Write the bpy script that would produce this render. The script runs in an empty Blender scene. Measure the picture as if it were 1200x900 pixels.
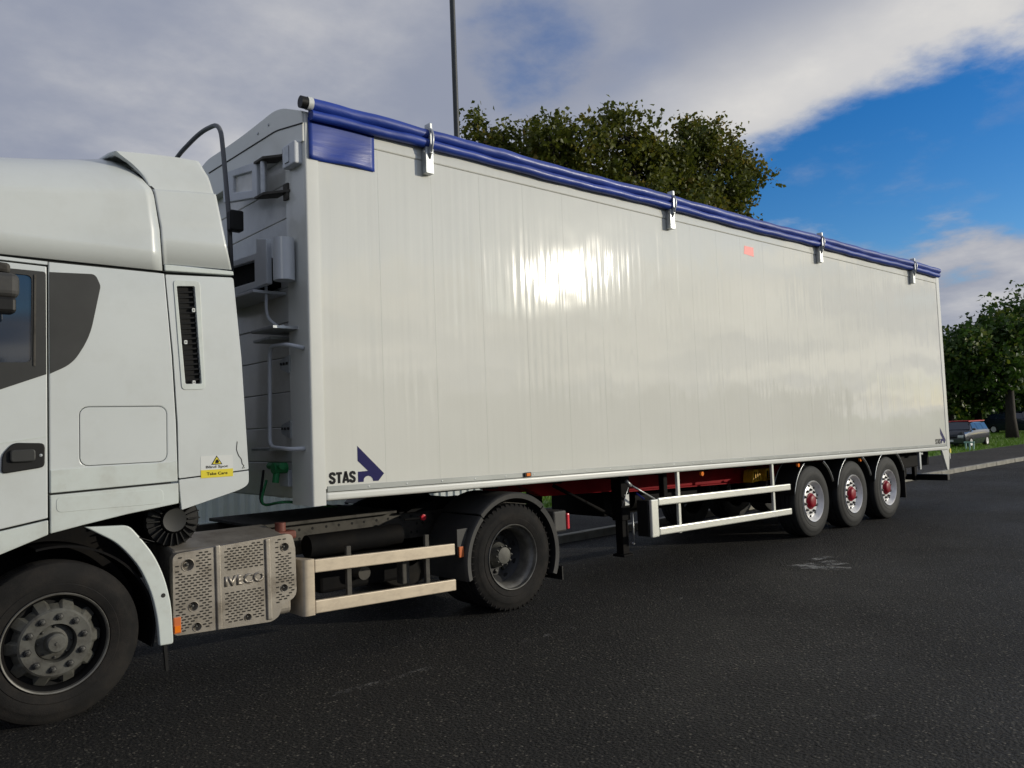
import bpy, bmesh, math, random
import numpy as np
from mathutils import Vector, Matrix
R = math.radians
random.seed(7)
rng = np.random.default_rng(7)
scene = bpy.context.scene
C = scene.collection

# ------------------------------------------------------------------ camera
YAW, PITCH, ROLL, FPX = 0.7313, 0.0557, -0.038, 924.5
F = Vector((math.sin(YAW)*math.cos(PITCH), math.cos(YAW)*math.cos(PITCH), math.sin(PITCH)))
Rt = F.cross(Vector((0, 0, 1))).normalized(); Up = Rt.cross(F)
R2 = Rt*math.cos(ROLL) + Up*math.sin(ROLL); U2 = -Rt*math.sin(ROLL) + Up*math.cos(ROLL)
cd = bpy.data.cameras.new('camera'); cam = bpy.data.objects.new('camera', cd); C.objects.link(cam)
cam.matrix_world = Matrix(((R2.x, U2.x, -F.x, -3.0517), (R2.y, U2.y, -F.y, -5.8245), (R2.z, U2.z, -F.z, 1.7828), (0, 0, 0, 1)))
cd.sensor_width = 36; cd.lens = 36*FPX/1200; cd.clip_start = 0.05; cd.clip_end = 6000
scene.camera = cam
scene.view_settings.view_transform = 'Standard'; scene.view_settings.look = 'None'
scene.view_settings.exposure = 0.22; scene.view_settings.gamma = 1.0

# ------------------------------------------------------------------ sun and sky
SUN_DIR = Vector((0.706, -0.682, 0.191)).normalized()      # towards the sun, low behind the right shoulder
sd = bpy.data.lights.new('sun', 'SUN'); so = bpy.data.objects.new('sun', sd); C.objects.link(so)
so.rotation_euler = SUN_DIR.to_track_quat('Z', 'Y').to_euler()
sd.energy = 2.15; sd.angle = R(0.5); sd.color = (1.0, 0.925, 0.775)
W = bpy.data.worlds.new('World'); scene.world = W; W.use_nodes = True
nt = W.node_tree; nt.nodes.clear()
def N(t, nt=nt, **k):
    n = nt.nodes.new(t)
    for a, b in k.items(): setattr(n, a, b)
    return n
def mth(nt, op, a, b=None, c=None, clamp=False):
    n = nt.nodes.new('ShaderNodeMath'); n.operation = op; n.use_clamp = clamp
    for i, v in enumerate((a, b, c)):
        if v is None: continue
        if isinstance(v, (int, float)): n.inputs[i].default_value = v
        else: nt.links.new(v, n.inputs[i])
    return n.outputs[0]
def smooth(nt, v, lo, hi):
    n = nt.nodes.new('ShaderNodeMapRange'); n.interpolation_type = 'SMOOTHSTEP'
    n.inputs[1].default_value = lo; n.inputs[2].default_value = hi
    nt.links.new(v, n.inputs[0]); return n.outputs[0]
def mixc(nt, fac, a, b):
    n = nt.nodes.new('ShaderNodeMix'); n.data_type = 'RGBA'; n.clamp_factor = False
    for s, v in ((n.inputs[0], fac), (n.inputs[6], a), (n.inputs[7], b)):
        if isinstance(v, (int, float)): s.default_value = v
        elif isinstance(v, tuple): s.default_value = (*v, 1)
        else: nt.links.new(v, s)
    return n.outputs[2]
L = nt.links.new
sky = N('ShaderNodeTexSky'); sky.sky_type = 'NISHITA'; sky.sun_disc = False
sky.sun_elevation = math.asin(SUN_DIR.z); sky.sun_rotation = math.atan2(SUN_DIR.x, SUN_DIR.y)
sky.air_density = 1.0; sky.dust_density = 0.3; sky.ozone_density = 3.0
hs = N('ShaderNodeHueSaturation'); hs.inputs['Hue'].default_value = 0.515; hs.inputs['Saturation'].default_value = 1.36; hs.inputs['Value'].default_value = 1.30
L(sky.outputs[0], hs.inputs['Color'])
bg1 = N('ShaderNodeBackground'); bg1.inputs[1].default_value = 0.10; L(hs.outputs[0], bg1.inputs[0])
tc = N('ShaderNodeTexCoord')
def dot(v):
    n = N('ShaderNodeVectorMath', operation='DOT_PRODUCT'); n.inputs[1].default_value = v
    L(tc.outputs['Generated'], n.inputs[0]); return n.outputs['Value']
def azel(a, e): return Vector((math.sin(R(a))*math.cos(R(e)), math.cos(R(a))*math.cos(R(e)), math.sin(R(e))))
sep = N('ShaderNodeSeparateXYZ'); L(tc.outputs['Generated'], sep.inputs[0])
den = mth(nt, 'ADD', mth(nt, 'MAXIMUM', sep.outputs[2], 0.0), 0.16)
cmb = N('ShaderNodeCombineXYZ'); L(mth(nt, 'DIVIDE', sep.outputs[0], den), cmb.inputs[0]); L(mth(nt, 'DIVIDE', sep.outputs[1], den), cmb.inputs[1])
def noise(scale, detail, rough, off=(0, 0, 0), src=None, nt=nt):
    mp = N('ShaderNodeMapping'); mp.inputs['Location'].default_value = off; L(src or cmb.outputs[0], mp.inputs[0])
    n = N('ShaderNodeTexNoise'); n.inputs['Scale'].default_value = scale; n.inputs['Detail'].default_value = detail
    n.inputs['Roughness'].default_value = rough; L(mp.outputs[0], n.inputs['Vector']); return n.outputs[0]
n1 = noise(0.9, 9, 0.56, (3.1, 1.7, 0)); n2 = noise(2.6, 8, 0.6, (7.3, 0.4, 2)); n3 = noise(0.55, 5, 0.5, (1.2, 9.4, 5))
# a great bank of cloud whose lower edge crosses the sky; a lower bank sits near the horizon
nrm = azel(76.3, 21.2).cross(azel(61.0, 17.3)).normalized()
if nrm.z < 0: nrm = -nrm
edge = dot(nrm)
c_hi = smooth(nt, mth(nt, 'ADD', edge, mth(nt, 'ADD', mth(nt, 'MULTIPLY', mth(nt, 'SUBTRACT', n2, 0.5), 0.14), mth(nt, 'MULTIPLY', mth(nt, 'SUBTRACT', n1, 0.5), 0.10))), -0.012, 0.035)
lowz = mth(nt, 'SUBTRACT', 0.205, sep.outputs[2])
c_lo = smooth(nt, mth(nt, 'ADD', lowz, mth(nt, 'ADD', mth(nt, 'MULTIPLY', mth(nt, 'SUBTRACT', n2, 0.5), 0.20), mth(nt, 'MULTIPLY', mth(nt, 'SUBTRACT', n1, 0.5), 0.22))), -0.01, 0.06)
thin = mth(nt, 'MULTIPLY', smooth(nt, n2, 0.50, 0.72), 0.22)
mask = mth(nt, 'MAXIMUM', mth(nt, 'MAXIMUM', c_hi, c_lo), thin)
gap = mth(nt, 'MULTIPLY', smooth(nt, n3, 0.56, 0.68), 0.50)
brk = mth(nt, 'MULTIPLY', smooth(nt, mth(nt, 'ADD', dot(azel(44.0, 25.8)), mth(nt, 'MULTIPLY', mth(nt, 'SUBTRACT', n2, 0.5), 0.016)), 0.9968, 1.0015), 0.62)
gap = mth(nt, 'MAXIMUM', gap, brk)
mask = mth(nt, 'MULTIPLY', mask, mth(nt, 'SUBTRACT', 1.0, gap))
# cloud brightness: thick grey-lilac undersides, cream where thin or at the edge
shade = mth(nt, 'ADD', mth(nt, 'MULTIPLY', n1, 0.75), mth(nt, 'MULTIPLY', n2, 0.35))
rim = mth(nt, 'SUBTRACT', 1.0, smooth(nt, mth(nt, 'ABSOLUTE', mth(nt, 'SUBTRACT', edge, 0.055)), 0.0, 0.13))
eb = mth(nt, 'MULTIPLY', rim, smooth(nt, dot(Vector((0.9, 0.42, 0.12)).normalized()), 0.80, 0.97))
lum = mth(nt, 'ADD', mth(nt, 'MULTIPLY', smooth(nt, shade, 0.46, 0.86), 0.68), mth(nt, 'MULTIPLY', eb, 0.55), clamp=True)
lum = mth(nt, 'ADD', lum, mth(nt, 'MULTIPLY', mth(nt, 'MULTIPLY', smooth(nt, dot(SUN_DIR), 0.70, 1.0), smooth(nt, n2, .38, .62)), 1.5))
ccol = mixc(nt, lum, (0.25, 0.275, 0.35), (0.78, 0.75, 0.69))
bg2 = N('ShaderNodeBackground'); bg2.inputs[1].default_value = 1.0; L(ccol, bg2.inputs[0])
ms = N('ShaderNodeMixShader'); L(mask, ms.inputs[0]); L(bg1.outputs[0], ms.inputs[1]); L(bg2.outputs[0], ms.inputs[2])
wo = N('ShaderNodeOutputWorld'); L(ms.outputs[0], wo.inputs[0])

# ------------------------------------------------------------------ helpers
ORG = {}
def org(o): return ORG[o.name] if o is not None and o.name in ORG else Vector((0, 0, 0))
def thing(name, label, cat, loc=(0, 0, 0), group=None):
    o = bpy.data.objects.new(name, None); C.objects.link(o); o.location = loc; o.empty_display_size = 0.3
    o['label'] = label; o['category'] = cat
    if group: o['group'] = group
    ORG[o.name] = Vector(loc); return o
def obj(name, bm, m, parent=None, smooth_=False, bevel=0, kind=None, label=None, seg=2, auto=None, recalc=True):
    me = bpy.data.meshes.new(name)
    if isinstance(bm, bmesh.types.BMesh):
        if recalc: bmesh.ops.recalc_face_normals(bm, faces=bm.faces)
        if smooth_:
            for f in bm.faces: f.smooth = True
        bm.to_mesh(me); bm.free()
    else: me = bm
    o = bpy.data.objects.new(name, me); C.objects.link(o)
    for mm in (m if isinstance(m, (list, tuple)) else [m]): me.materials.append(mm)
    if parent is not None:
        off = org(parent)
        me.transform(Matrix.Translation(-off)); o.parent = parent; ORG[o.name] = off
    if bevel:
        b = o.modifiers.new('bevel', 'BEVEL'); b.width = bevel; b.segments = seg; b.limit_method = 'ANGLE'; b.angle_limit = R(38)
        b.harden_normals = False
    if smooth_ == 'auto' or auto:
        me.set_sharp_from_angle(angle=R(auto or 32))
    if kind: o['kind'] = kind
    if label: o['label'] = label
    return o
def tag(o, label, cat, group=None):
    o['label'] = label; o['category'] = cat
    if group: o['group'] = group
    return o
def struct(name, bm, m, parent=None, **k):
    return obj(name, bm, m, parent, kind='structure' if parent is None else None, **k)
def NB(): return bmesh.new()
def box(bm, x0, x1, y0, y1, z0, z1):
    v = [bm.verts.new((x, y, z)) for x in (x0, x1) for y in (y0, y1) for z in (z0, z1)]
    for q in ((0, 1, 3, 2), (4, 6, 7, 5), (0, 4, 5, 1), (2, 3, 7, 6), (0, 2, 6, 4), (1, 5, 7, 3)): bm.faces.new([v[i] for i in q])
    return bm
def hexa(bm, p):          # eight corners: bottom four then top four
    v = [bm.verts.new(q) for q in p]
    for q in ((0, 1, 2, 3), (4, 5, 6, 7), (0, 1, 5, 4), (1, 2, 6, 5), (2, 3, 7, 6), (3, 0, 4, 7)): bm.faces.new([v[i] for i in q])
    return bm
def prism(bm, pts, y0, y1, axis='y', holes=()):
    """outline in the x-z plane (or y-z for axis x) pushed from y0 to y1, with optional holes"""
    def P(a, b, t): return (a, t, b) if axis == 'y' else ((t, a, b) if axis == 'x' else (a, b, t))
    loops = [pts] + list(holes)
    rings = [[[bm.verts.new(P(a, b, t)) for a, b in lp] for lp in loops] for t in (y0, y1)]
    for r_ in rings:
        ed = []
        for lp in r_:
            for i in range(len(lp)): ed.append(bm.edges.new((lp[i], lp[(i+1) % len(lp)])))
        if holes: bmesh.ops.triangle_fill(bm, use_beauty=True, use_dissolve=False, edges=ed)
        else: bm.faces.new(r_[0])
    for lp0, lp1 in zip(*rings):
        n = len(lp0)
        for i in range(n): bm.faces.new((lp0[i], lp0[(i+1) % n], lp1[(i+1) % n], lp1[i]))
    return bm
def tube(bm, pts, r, n=8, closed=False, cap=True):
    pts = [Vector(p) for p in pts]; rings = []
    N_ = len(pts); rr = r if isinstance(r, (list, tuple)) else [r]*N_
    prev = None
    for i, p in enumerate(pts):
        if closed: t = (pts[(i+1) % N_]-pts[i-1])
        else: t = pts[min(i+1, N_-1)]-pts[max(i-1, 0)]
        t.normalize()
        if prev is None:
            a = Vector((0, 0, 1)) if abs(t.z) < .9 else Vector((1, 0, 0)); u = t.cross(a).normalized()
        else: u = (prev - t*prev.dot(t)).normalized()
        prev = u; w = t.cross(u)
        rings.append([bm.verts.new(p + (u*math.cos(k*2*math.pi/n)+w*math.sin(k*2*math.pi/n))*rr[i]) for k in range(n)])
    for i in range(N_ if closed else N_-1):
        a, b = rings[i], rings[(i+1) % N_]
        for k in range(n): bm.faces.new((a[k], a[(k+1) % n], b[(k+1) % n], b[k]))
    if cap and not closed:
        bm.faces.new(rings[0]); bm.faces.new(rings[-1][::-1])
    return bm
def rounded(pts, r, k=5):
    """round the corners of a polyline of 3-D points"""
    pts = [Vector(p) for p in pts]; out = [pts[0]]
    for a, b, c in zip(pts, pts[1:], pts[2:]):
        d1 = (a-b); d2 = (c-b); q = min(r, d1.length*.49, d2.length*.49); p1 = b+d1.normalized()*q; p2 = b+d2.normalized()*q
        for i in range(k+1):
            t = i/k; out.append(p1*(1-t)**2+b*2*t*(1-t)+p2*t*t)
    out.append(pts[-1]); return out
def rr2(x0, x1, z0, z1, r, k=4):
    o = []
    for cx, cz, a0 in ((x1-r, z1-r, 0), (x0+r, z1-r, 90), (x0+r, z0+r, 180), (x1-r, z0+r, 270)):
        for i in range(k+1): a = R(a0+90*i/k); o.append((cx+r*math.cos(a), cz+r*math.sin(a)))
    return o
def roundp(pts, r, k=4):
    n = len(pts); o = []
    for i in range(n):
        a, b, c = Vector(pts[i-1]), Vector(pts[i]), Vector(pts[(i+1) % n])
        rr = r[i] if isinstance(r, (list, tuple)) else r
        if rr <= 0: o.append(tuple(b)); continue
        d1 = a-b; d2 = c-b; q = min(rr, d1.length*.48, d2.length*.48); p1 = b+d1.normalized()*q; p2 = b+d2.normalized()*q
        for j in range(k+1):
            t = j/k; o.append(tuple(p1*(1-t)**2+b*2*t*(1-t)+p2*t*t))
    return o
def lathe(bm, prof, c, n=48, a0=0, a1=360, sgn=1):
    """profile of (radius, depth) about the y axis; depth grows away from the viewer side"""
    full = abs(a1-a0-360) < 1e-6; m = n if full else n+1; rings = []
    for r_, d in prof:
        if r_ < 1e-6: v = bm.verts.new((c[0], c[1]+sgn*d, c[2])); rings.append([v]*m); continue
        rings.append([bm.verts.new((c[0]+r_*math.cos(R(a0+(a1-a0)*k/n)), c[1]+sgn*d, c[2]+r_*math.sin(R(a0+(a1-a0)*k/n)))) for k in range(m)])
    for a, b in zip(rings, rings[1:]):
        for k in range(n):
            q = [a[k], a[(k+1) % m], b[(k+1) % m], b[k]]; u = []
            for v in q:
                if v not in u: u.append(v)
            if len(u) > 2:
                try: bm.faces.new(u)
                except ValueError: pass
    return bm
def cylx(bm, c, r_, length, n=24, axis='x'):
    d = {'x': Vector((1, 0, 0)), 'y': Vector((0, 1, 0)), 'z': Vector((0, 0, 1))}[axis]*length/2
    return tube(bm, [Vector(c)-d, Vector(c)+d], r_, n)
def text_mesh(s, size, extr=0.0008, bold=0.0):
    cu = bpy.data.curves.new('lettering', 'FONT'); cu.body = s; cu.size = size; cu.extrude = extr; cu.offset = bold; cu.resolution_u = 3
    o = bpy.data.objects.new('tmp', cu); C.objects.link(o)
    dg = bpy.context.evaluated_depsgraph_get(); me = bpy.data.meshes.new_from_object(o.evaluated_get(dg))
    bpy.data.objects.remove(o); me.materials.clear(); return me
def text_on_side(name, s, m, parent, x0, z0, width, height, y, extr=0.0008, bold=0.0, slope=0.0):
    me = text_mesh(s, 1.0, 0.0, bold)
    co = np.zeros(len(me.vertices)*3); me.vertices.foreach_get('co', co); co = co.reshape(-1, 3)
    mn = co.min(0); mx = co.max(0)
    bm = bmesh.new(); bm.from_mesh(me)
    for v in bm.verts:
        x = x0+(v.co.x-mn[0])/(mx[0]-mn[0])*width; z = z0+(v.co.y-mn[1])/(mx[1]-mn[1])*height+(x-x0)*slope
        v.co = Vector((x, y, z))
    ret = bmesh.ops.extrude_face_region(bm, geom=bm.faces[:])
    for v in [g for g in ret['geom'] if isinstance(g, bmesh.types.BMVert)]: v.co.y -= extr
    return obj(name, bm, m, parent)
def stroke(bm, pts, w, y0, y1):
    """a flat mitred ribbon through 2-D points, given thickness from y0 to y1"""
    P_ = [Vector(p) for p in pts]; a = []
    for i, p in enumerate(P_):
        d1 = (p-P_[i-1]).normalized() if i else None; d2 = (P_[i+1]-p).normalized() if i < len(P_)-1 else None
        d = ((d1 or d2)+(d2 or d1)).normalized(); n_ = Vector((-d.y, d.x)); k = 1/max(.5, abs(n_.dot(Vector((-(d1 or d2).y, (d1 or d2).x)))))
        a.append([bm.verts.new((q.x, y, q.y)) for y in (y0, y1) for q in (p+n_*w/2*k, p-n_*w/2*k)])
    for u, v in zip(a, a[1:]):
        for x_, y_ in ((0, 1), (1, 3), (3, 2), (2, 0)): bm.faces.new((u[x_], u[y_], v[y_], v[x_]))
    bm.faces.new((a[0][0], a[0][1], a[0][3], a[0][2])); bm.faces.new((a[-1][0], a[-1][2], a[-1][3], a[-1][1]))
SC = [(.50, .70), (.50, .80), (.44, .89), (.30, .925), (.16, .89), (.09, .79), (.10, .67), (.18, .57), (.40, .44), (.49, .33), (.49, .21), (.43, .11), (.29, .075), (.15, .11), (.08, .21), (.08, .31)]
def word_stas(parent, x0, z0, width, height, slope=0):
    """four letters, each its own piece"""
    w = width/4
    for i, ch in enumerate('STAS'):
        bm = NB(); xo = x0+i*w*1.0; sx = w/.66; f = lambda p: (xo+p[0]*sx, z0+p[1]*height+(xo-x0)*slope)
        t_ = .0235*height/.088
        if ch == 'S': stroke(bm, [f(p) for p in SC], t_*.95, -.0018, -.0006)
        elif ch == 'T': stroke(bm, [f(p) for p in ((.0, .90), (.58, .90))], t_*.85, -.0018, -.0006); stroke(bm, [f(p) for p in ((.29, .0), (.29, .80))], t_, -.0018, -.0006)
        else: stroke(bm, [f(p) for p in ((.04, 0), (.27, .94), (.31, .94), (.54, 0))], t_*.92, -.0018, -.0006); stroke(bm, [f(p) for p in ((.17, .26), (.41, .26))], t_*.7, -.0018, -.0006)
        obj('letter', bm, M['ink'], parent)
def dup(o, parent=None, offset=None):
    c = o.copy(); C.objects.link(c); ORG[c.name] = org(o)
    if parent is not None: c.parent = parent
    if offset is not None: c.location = Vector(o.location)+Vector(offset)
    for ch in list(o.children): dup(ch, c)
    return c

# ------------------------------------------------------------------ materials
def mat(name, col, rough=0.5, metal=0.0, spec=0.5, coat=0.0, coat_r=0.08, var=0.0, var_scale=3.0, dirt=None, dirt_amt=0.0, dirt_scale=2.0, bump=0.0, bump_scale=60, stretch=(1, 1, 1), emit=None):
    m = bpy.data.materials.new(name); m.use_nodes = True; t = m.node_tree; p = t.nodes['Principled BSDF']
    p.inputs['Base Color'].default_value = (*col, 1); p.inputs['Roughness'].default_value = rough; p.inputs['Metallic'].default_value = metal
    p.inputs['Specular IOR Level'].default_value = spec; p.inputs['Coat Weight'].default_value = coat; p.inputs['Coat Roughness'].default_value = coat_r
    tc = t.nodes.new('ShaderNodeTexCoord'); mp = t.nodes.new('ShaderNodeMapping'); mp.inputs['Scale'].default_value = stretch
    t.links.new(tc.outputs['Object'], mp.inputs[0])
    def nz(s, d=5, r_=.6):
        n = t.nodes.new('ShaderNodeTexNoise'); n.inputs['Scale'].default_value = s; n.inputs['Detail'].default_value = d; n.inputs['Roughness'].default_value = r_
        t.links.new(mp.outputs[0], n.inputs['Vector']); return n.outputs[0]
    c = col
    if var:
        a = tuple(max(0, x*(1-var)) for x in col); b = tuple(x*(1+var) for x in col)
        c = mixc(t, smooth(t, nz(var_scale), .3, .7), a, b)
    if dirt:
        c = mixc(t, mth(t, 'MULTIPLY', smooth(t, nz(dirt_scale, 8, .7), .42, .72), dirt_amt), c, dirt)
    if not isinstance(c, tuple): t.links.new(c, p.inputs['Base Color'])
    if bump:
        b = t.nodes.new('ShaderNodeBump'); b.inputs['Strength'].default_value = bump; b.inputs['Distance'].default_value = 0.01
        t.links.new(nz(bump_scale, 4), b.inputs['Height']); t.links.new(b.outputs[0], p.inputs['Normal'])
    m['p'] = 1
    return m
M = {}
M['cab'] = mat('cab_white_paint', (0.62, 0.655, 0.645), 0.30, coat=0.5, coat_r=0.08, var=0.03, var_scale=1.2, dirt=(0.40, 0.40, 0.35), dirt_amt=0.14, dirt_scale=3)
M['cab_low'] = mat('cab_lower_paint', (0.60, 0.65, 0.62), 0.38, coat=0.15, var=0.03, dirt=(0.34, 0.31, 0.25), dirt_amt=0.32, dirt_scale=4)
M['trim'] = mat('dark_grey_trim', (0.030, 0.031, 0.030), 0.5, spec=.4, var=.15)
M['seal'] = mat('black_rubber_seal', (0.012, 0.012, 0.012), 0.7)
M['black'] = mat('black_chassis', (0.006, 0.006, 0.0065), 0.75, spec=.1, dirt=(0.022, 0.018, 0.014), dirt_amt=.35, dirt_scale=5)
M['blackp'] = mat('black_plastic', (0.009, 0.009, 0.009), 0.5, spec=.3, var=.2)
M['void'] = mat('dark_interior', (0.006, 0.006, 0.006), 0.9)
M['glass'] = mat('dark_window_glass', (0.012, 0.02, 0.035), 0.04, spec=1.0)
M['tyre'] = mat('tyre_rubber', (0.014, 0.0135, 0.013), 0.85, spec=.2, var=.25, dirt=(0.034, 0.028, 0.023), dirt_amt=.45, dirt_scale=6, bump=.3, bump_scale=120)
M['tyre_new'] = mat('tyre_rubber_newer', (0.019, 0.020, 0.020), 0.7, spec=.3, var=.2, dirt=(0.036, 0.036, 0.034), dirt_amt=.3, dirt_scale=6, bump=.2, bump_scale=120)
M['rim'] = mat('dirty_steel_rim', (0.10, 0.10, 0.088), 0.6, metal=.15, var=.2, var_scale=8, dirt=(0.035, 0.03, 0.025), dirt_amt=.7, dirt_scale=14)
M['rim_lip'] = mat('worn_rim_lip', (0.15, 0.145, 0.13), 0.45, metal=.4, var=.3, var_scale=9)
M['rim_dark'] = mat('dark_drive_rim', (0.014, 0.015, 0.017), 0.55, dirt=(0.05, 0.045, 0.035), dirt_amt=.35, dirt_scale=10)
M['alu'] = mat('polished_aluminium_rim', (0.82, 0.82, 0.81), 0.28, metal=.15, var=.08, var_scale=12)
M['red'] = mat('red_hub_paint', (0.24, 0.003, 0.014), 0.45, spec=.25, var=.2)
M['redc'] = mat('red_chassis_paint', (0.24, 0.003, 0.008), 0.6, spec=.1, var=.2)
M['nut'] = mat('grey_nut_steel', (0.05, 0.05, 0.047), 0.5, metal=.4, var=.3, var_scale=20)
M['tank'] = mat('dusty_tank_cover', (0.34, 0.31, 0.265), 0.42, metal=.5, var=.10, var_scale=5, dirt=(0.13, 0.105, 0.075), dirt_amt=.7, dirt_scale=4, bump=.1, bump_scale=90)
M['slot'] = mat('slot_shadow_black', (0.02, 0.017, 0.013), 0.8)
M['tguard'] = mat('dusty_aluminium_rail', (0.62, 0.53, 0.40), 0.42, metal=.3, var=.06, dirt=(0.40, 0.33, 0.25), dirt_amt=.5, dirt_scale=7, stretch=(1, 1, 2))
M['guard'] = mat('clean_aluminium_rail', (0.76, 0.77, 0.70), 0.3, metal=.35, var=.04)
M['galv'] = mat('galvanised_steel', (0.45, 0.47, 0.48), 0.38, metal=.6, var=.15, var_scale=14)
M['greyp'] = mat('grey_painted_steel', (0.58, 0.61, 0.65), 0.42, var=.05)
M['bulk'] = mat('bulkhead_panel', (0.68, 0.68, 0.65), 0.38, coat=.3, var=.06, dirt=(0.30, 0.28, 0.22), dirt_amt=.3, dirt_scale=2)
M['twhite'] = mat('trailer_rail_white', (0.70, 0.71, 0.665), 0.3, coat=.3, var=.02)
M['stripe'] = mat('grey_rub_strip', (0.30, 0.32, 0.31), 0.4, metal=.2, var=.1, var_scale=6, stretch=(.3, 1, 1))
M['navy'] = mat('navy_print', (0.012, 0.011, 0.085), 0.6, spec=.15)
M['ink'] = mat('black_print', (0.010, 0.010, 0.012), 0.6, spec=.15)
M['yellow'] = mat('yellow_print', (0.72, 0.60, 0.02), 0.45)
M['chock'] = mat('yellow_chock_plastic', (0.75, 0.42, 0.02), 0.45, var=.2, var_scale=20)
M['sticker'] = mat('white_sticker', (0.66, 0.68, 0.66), 0.4)
M['pink'] = mat('pink_paper', (0.95, 0.22, 0.20), 0.5)
M['amber'] = mat('amber_lens', (0.85, 0.20, 0.01), 0.2, coat=.5)
M['orange'] = mat('orange_reflector', (0.60, 0.16, 0.05), 0.3, coat=.3)
M['lens_red'] = mat('red_lens', (0.70, 0.03, 0.05), 0.2, coat=.6)
M['green'] = mat('green_coupling', (0.02, 0.22, 0.07), 0.45)
M['redtank'] = mat('brownish_red_cap', (0.16, 0.045, 0.03), 0.6)
M['grey_rail'] = mat('grimy_chassis_rail', (0.075, 0.07, 0.06), 0.7, spec=.3, dirt=(0.015, 0.014, 0.012), dirt_amt=.7, dirt_scale=8)
M['fender'] = mat('dusty_black_fender', (0.035, 0.035, 0.034), 0.6, dirt=(0.07, 0.065, 0.055), dirt_amt=.5, dirt_scale=5)
M['cont'] = mat('container_paint', (0.50, 0.54, 0.55), 0.5, var=.08, dirt=(0.30, 0.28, 0.22), dirt_amt=.4, dirt_scale=1.5)
M['pole'] = mat('dark_lamp_post_paint', (0.035, 0.04, 0.045), 0.45, var=.15)
M['pipe'] = mat('grey_pipe_coating', (0.11, 0.115, 0.125), 0.5)
M['rubberblue'] = mat('blue_hose', (0.05, 0.06, 0.5), 0.4)

# trailer side: cream gloss skin whose extruded planks ripple gently from front to back
def side_skin():
    m = bpy.data.materials.new('trailer_side_gloss'); m.use_nodes = True; t = m.node_tree; p = t.nodes['Principled BSDF']
    g = t.nodes.new('ShaderNodeNewGeometry'); s = t.nodes.new('ShaderNodeSeparateXYZ'); t.links.new(g.outputs['Position'], s.inputs[0])
    def nz(vx, vz, sc, d=3, r_=.5, off=0):
        c = t.nodes.new('ShaderNodeCombineXYZ')
        t.links.new(mth(t, 'MULTIPLY', s.outputs[0], vx), c.inputs[0]); t.links.new(mth(t, 'MULTIPLY', s.outputs[2], vz), c.inputs[1]); c.inputs[2].default_value = off
        n = t.nodes.new('ShaderNodeTexNoise'); n.inputs['Scale'].default_value = sc; n.inputs['Detail'].default_value = d; n.inputs['Roughness'].default_value = r_
        t.links.new(c.outputs[0], n.inputs['Vector']); return n.outputs[0]
    # ribs: two pitches of webs inside each plank
    rib = mth(t, 'SINE', mth(t, 'MULTIPLY', s.outputs[0], 2*math.pi/0.0965))
    rib2 = mth(t, 'SINE', mth(t, 'MULTIPLY', s.outputs[0], 2*math.pi/0.193))
    amp = mth(t, 'MULTIPLY', smooth(t, nz(2.2, .35, 1.6, 4), .38, .68), 0.00027)
    h = mth(t, 'ADD', mth(t, 'MULTIPLY', rib, amp), mth(t, 'MULTIPLY', rib2, mth(t, 'MULTIPLY', amp, 0.9)))
    h = mth(t, 'ADD', h, mth(t, 'MULTIPLY', nz(9, .30, 1.0, 3, .5, 3), 0.0019))
    h = mth(t, 'ADD', h, mth(t, 'MULTIPLY', nz(1.3, 1.1, 1.0, 2, .5, 8), 0.009))
    b = t.nodes.new('ShaderNodeBump'); b.inputs['Strength'].default_value = 1.0; b.inputs['Distance'].default_value = 1.0
    t.links.new(h, b.inputs['Height'])
    t.links.new(b.outputs[0], p.inputs['Normal']); t.links.new(b.outputs[0], p.inputs['Coat Normal'])
    col = mixc(t, smooth(t, nz(1, 1, .5, 6, .6, 2), .3, .7), (0.67, 0.675, 0.62), (0.70, 0.705, 0.655))
    col = mixc(t, mth(t, 'MULTIPLY', smooth(t, nz(14, .5, 1.0, 4, .6, 5), .5, .8), .12), col, (0.50, 0.49, 0.43))
    t.links.new(col, p.inputs['Base Color'])
    p.inputs['Roughness'].default_value = 0.6; p.inputs['Coat Weight'].default_value = 1.0; p.inputs['Coat Roughness'].default_value = 0.055; p.inputs['Coat IOR'].default_value = 1.55
    p.inputs['Specular IOR Level'].default_value = 0.1
    return m
M['skin'] = side_skin()
def tarp():
    m = mat('blue_tarpaulin', (0.009, 0.042, 0.30), 0.5, coat=.14, coat_r=.25, var=.15, var_scale=3, stretch=(.5, 2, 2))
    t = m.node_tree; p = t.nodes['Principled BSDF']
    tcn = t.nodes.new('ShaderNodeTexCoord'); mp = t.nodes.new('ShaderNodeMapping'); mp.inputs['Scale'].default_value = (0.9, 5, 5); t.links.new(tcn.outputs['Object'], mp.inputs[0])
    n = t.nodes.new('ShaderNodeTexNoise'); n.inputs['Scale'].default_value = 1.3; n.inputs['Detail'].default_value = 5; n.inputs['Distortion'].default_value = .8; t.links.new(mp.outputs[0], n.inputs['Vector'])
    b = t.nodes.new('ShaderNodeBump'); b.inputs['Strength'].default_value = .35; b.inputs['Distance'].default_value = .03; t.links.new(n.outputs[0], b.inputs['Height'])
    t.links.new(b.outputs[0], p.inputs['Normal']); t.links.new(b.outputs[0], p.inputs['Coat Normal']); return m
M['tarp'] = tarp()
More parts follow.
